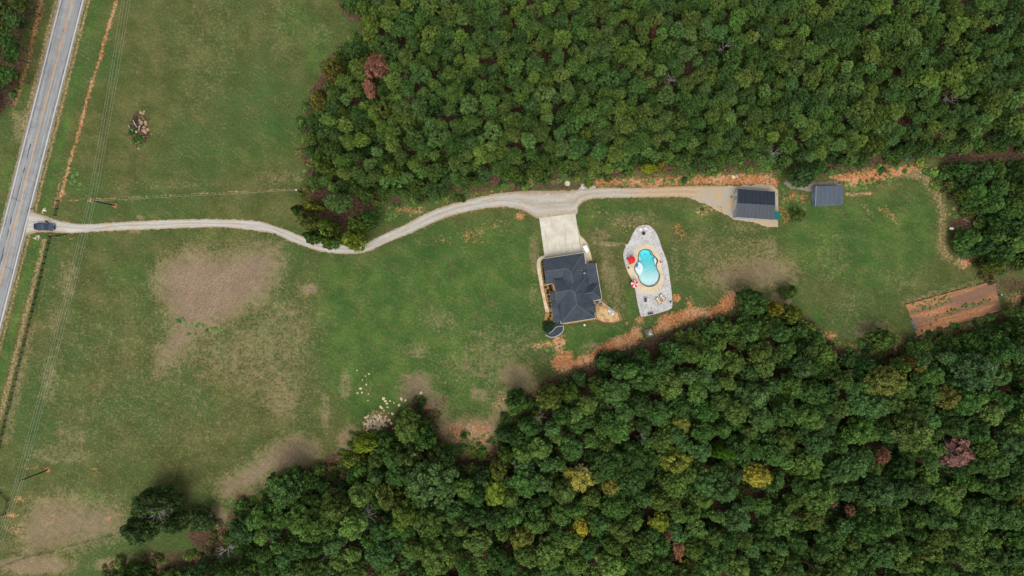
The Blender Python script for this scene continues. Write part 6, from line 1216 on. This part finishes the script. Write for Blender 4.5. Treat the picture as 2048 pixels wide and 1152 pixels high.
def bucket(px, py, c_, label, r=.2, nm='bucket'):
    o = thing(nm, label, 'bucket', W(px, py)); mb = MB(); mb.lathe([(r * .8, 0), (r, .38), (r * 1.06, .4), (r * .93, .4), (r * .75, .05), (0, .05)], (0, 0, 0), 14); mb.build('pail', c_, o); mb = MB(); mb.tube([(math.cos(k / 8 * PI) * r, 0, .38 + math.sin(k / 8 * PI) * r * .8) for k in range(9)], .012, 4); mb.build('handle', DARKM, o)
bucket(2001.5, 589.5, WHT, 'white bucket outside the right end of the garden plot', .24); bucket(1997.5, 590, plain('blue_plastic', srgb(60, 90, 150), .5), 'blue bucket left of the white one by the garden plot', .28); bucket(1813, 320, plain('teal_plastic', srgb(40, 150, 120), .5), 'teal tub at the upper wood edge above the right lawn', .4, 'tub'); bucket(1836, 321, plain('orange_plastic', srgb(206, 110, 60), .5), 'orange tub right of the teal one at the upper wood edge', .32, 'tub')
bucket(1462, 394, DARKM, 'small dark bucket on the apron left of the garage door', .22)

# ------------------------------------------------------------------ the person standing in the lower field
def make_person():
    root = thing('person', 'person in a red shirt and pale trousers standing in the field below the drive', 'person', W(232.3, 521.6), R(100))
    V, E, RD, MI = [], [], [], []
    def nd(p, r, parent, ry=None):
        V.append(p); RD.append((r, ry or r)); 
        if parent is not None: E.append((parent, len(V) - 1))
        return len(V) - 1
    pel = nd((0, 0, .95), .15, None, .11); wa = nd((0, 0, 1.1), .135, pel, .1); chs = nd((0, .01, 1.3), .165, wa, .115); nk0 = nd((0, 0, 1.46), .07, chs); nk = nd((0, .02, 1.54), .055, nk0); h0 = nd((0, .035, 1.63), .085, nk, .095); nd((0, .03, 1.73), .07, h0, .085)
    for s_ in (-1, 1):
        hip = nd((s_ * .1, 0, .88), .095, pel); kn = nd((s_ * .12, .02, .5), .062, hip); an = nd((s_ * .13, -.02, .1), .042, kn); ft = nd((s_ * .14, .08, .05), .042, an); nd((s_ * .15, .18, .04), .032, ft)
        sh = nd((s_ * .2, 0, 1.42), .065, chs); el = nd((s_ * .27, .06, 1.14), .048, sh); wr = nd((s_ * .13, .3, 1.16), .03, el); pm = nd((s_ * .09, .37, 1.17), .035, wr, .02)
        for k in range(4): f1 = nd((s_ * (.075 - .02 * k + .03), .43, 1.185 - .012 * k), .011, pm); nd((s_ * (.045 - .014 * k + .03), .45 - .006 * k, 1.17 - .012 * k), .009, f1)
        th = nd((s_ * .075, .38, 1.21), .012, pm); nd((s_ * .05, .41, 1.22), .01, th)
    me = bpy.data.meshes.new('body'); me.from_pydata(V, E, []); o = link('body', me, root)
    sk = o.modifiers.new('skin', 'SKIN'); sk.use_smooth_shade = True; sb = o.modifiers.new('sub', 'SUBSURF'); sb.levels = sb.render_levels = 1
    lay = me.skin_vertices[0].data
    for i, (a, b) in enumerate(RD): lay[i].radius = (a, b)
    lay[0].use_root = True
    dg = bpy.context.evaluated_depsgraph_get(); m2 = bpy.data.meshes.new_from_object(o.evaluated_get(dg)); o.modifiers.clear(); o.data = m2
    m2.materials.clear()
    for m in (plain('skin', srgb(196, 150, 122), .6), plain('red_shirt', srgb(168, 34, 36), .9, .1), plain('pale_trousers', srgb(186, 184, 176), .9, .1), plain('dark_shoe', srgb(44, 42, 44), .8)): m2.materials.append(m)
    for p in m2.polygons:
        c_ = p.center; p.use_smooth = True
        p.material_index = 3 if c_.z < .12 else 2 if c_.z < .97 else 0 if (c_.z > 1.5 or c_.y > .2) else 1
    mb = MB(); vs_, fs = ico(2); mb.add([(x * .1, y * .115 + .01, z * .11 + 1.715) for x, y, z in vs_ if True], [f for f in fs if sum(vs_[i][2] for i in f) > -.3 or sum(vs_[i][1] for i in f) < -1.0]); mb.build('hair', plain('dark_hair', srgb(34, 28, 26), .8), root, smooth=True)
    for s_ in (-1, 1): mb = MB(); mb.blob((s_ * .034, .125, 1.655), .012, 1, 1, 0); mb.build('eye', plain('eye_dark', srgb(30, 26, 24), .4), root); mb = MB(); mb.blob((s_ * .093, .03, 1.64), (.012, .022, .032), 1, 1, 0); mb.build('ear', plain('skin', srgb(196, 150, 122), .6), root)
    mb = MB(); mb.blob((0, .138, 1.625), (.013, .02, .024), 1, 1, 0); mb.build('nose', plain('skin', srgb(196, 150, 122), .6), root); mb = MB(); mb.box((0, .126, 1.585), (.045, .012, .01)); mb.build('mouth', plain('lips', srgb(150, 90, 80), .6), root)
    rc = thing('remote_control', 'small dark drone controller in the hands of the person in red', 'controller', root.location); rc.rotation_euler = root.rotation_euler; mb = MB(); mb.box((0, .44, 1.17), (.17, .1, .045)); mb.build('case', DARKM, rc)
    for s_ in (-1, 1): mb = MB(); mb.tube([(s_ * .05, .48, 1.19), (s_ * .08, .56, 1.26)], .007, 5); mb.build('aerial', DARKM, rc)
make_person()
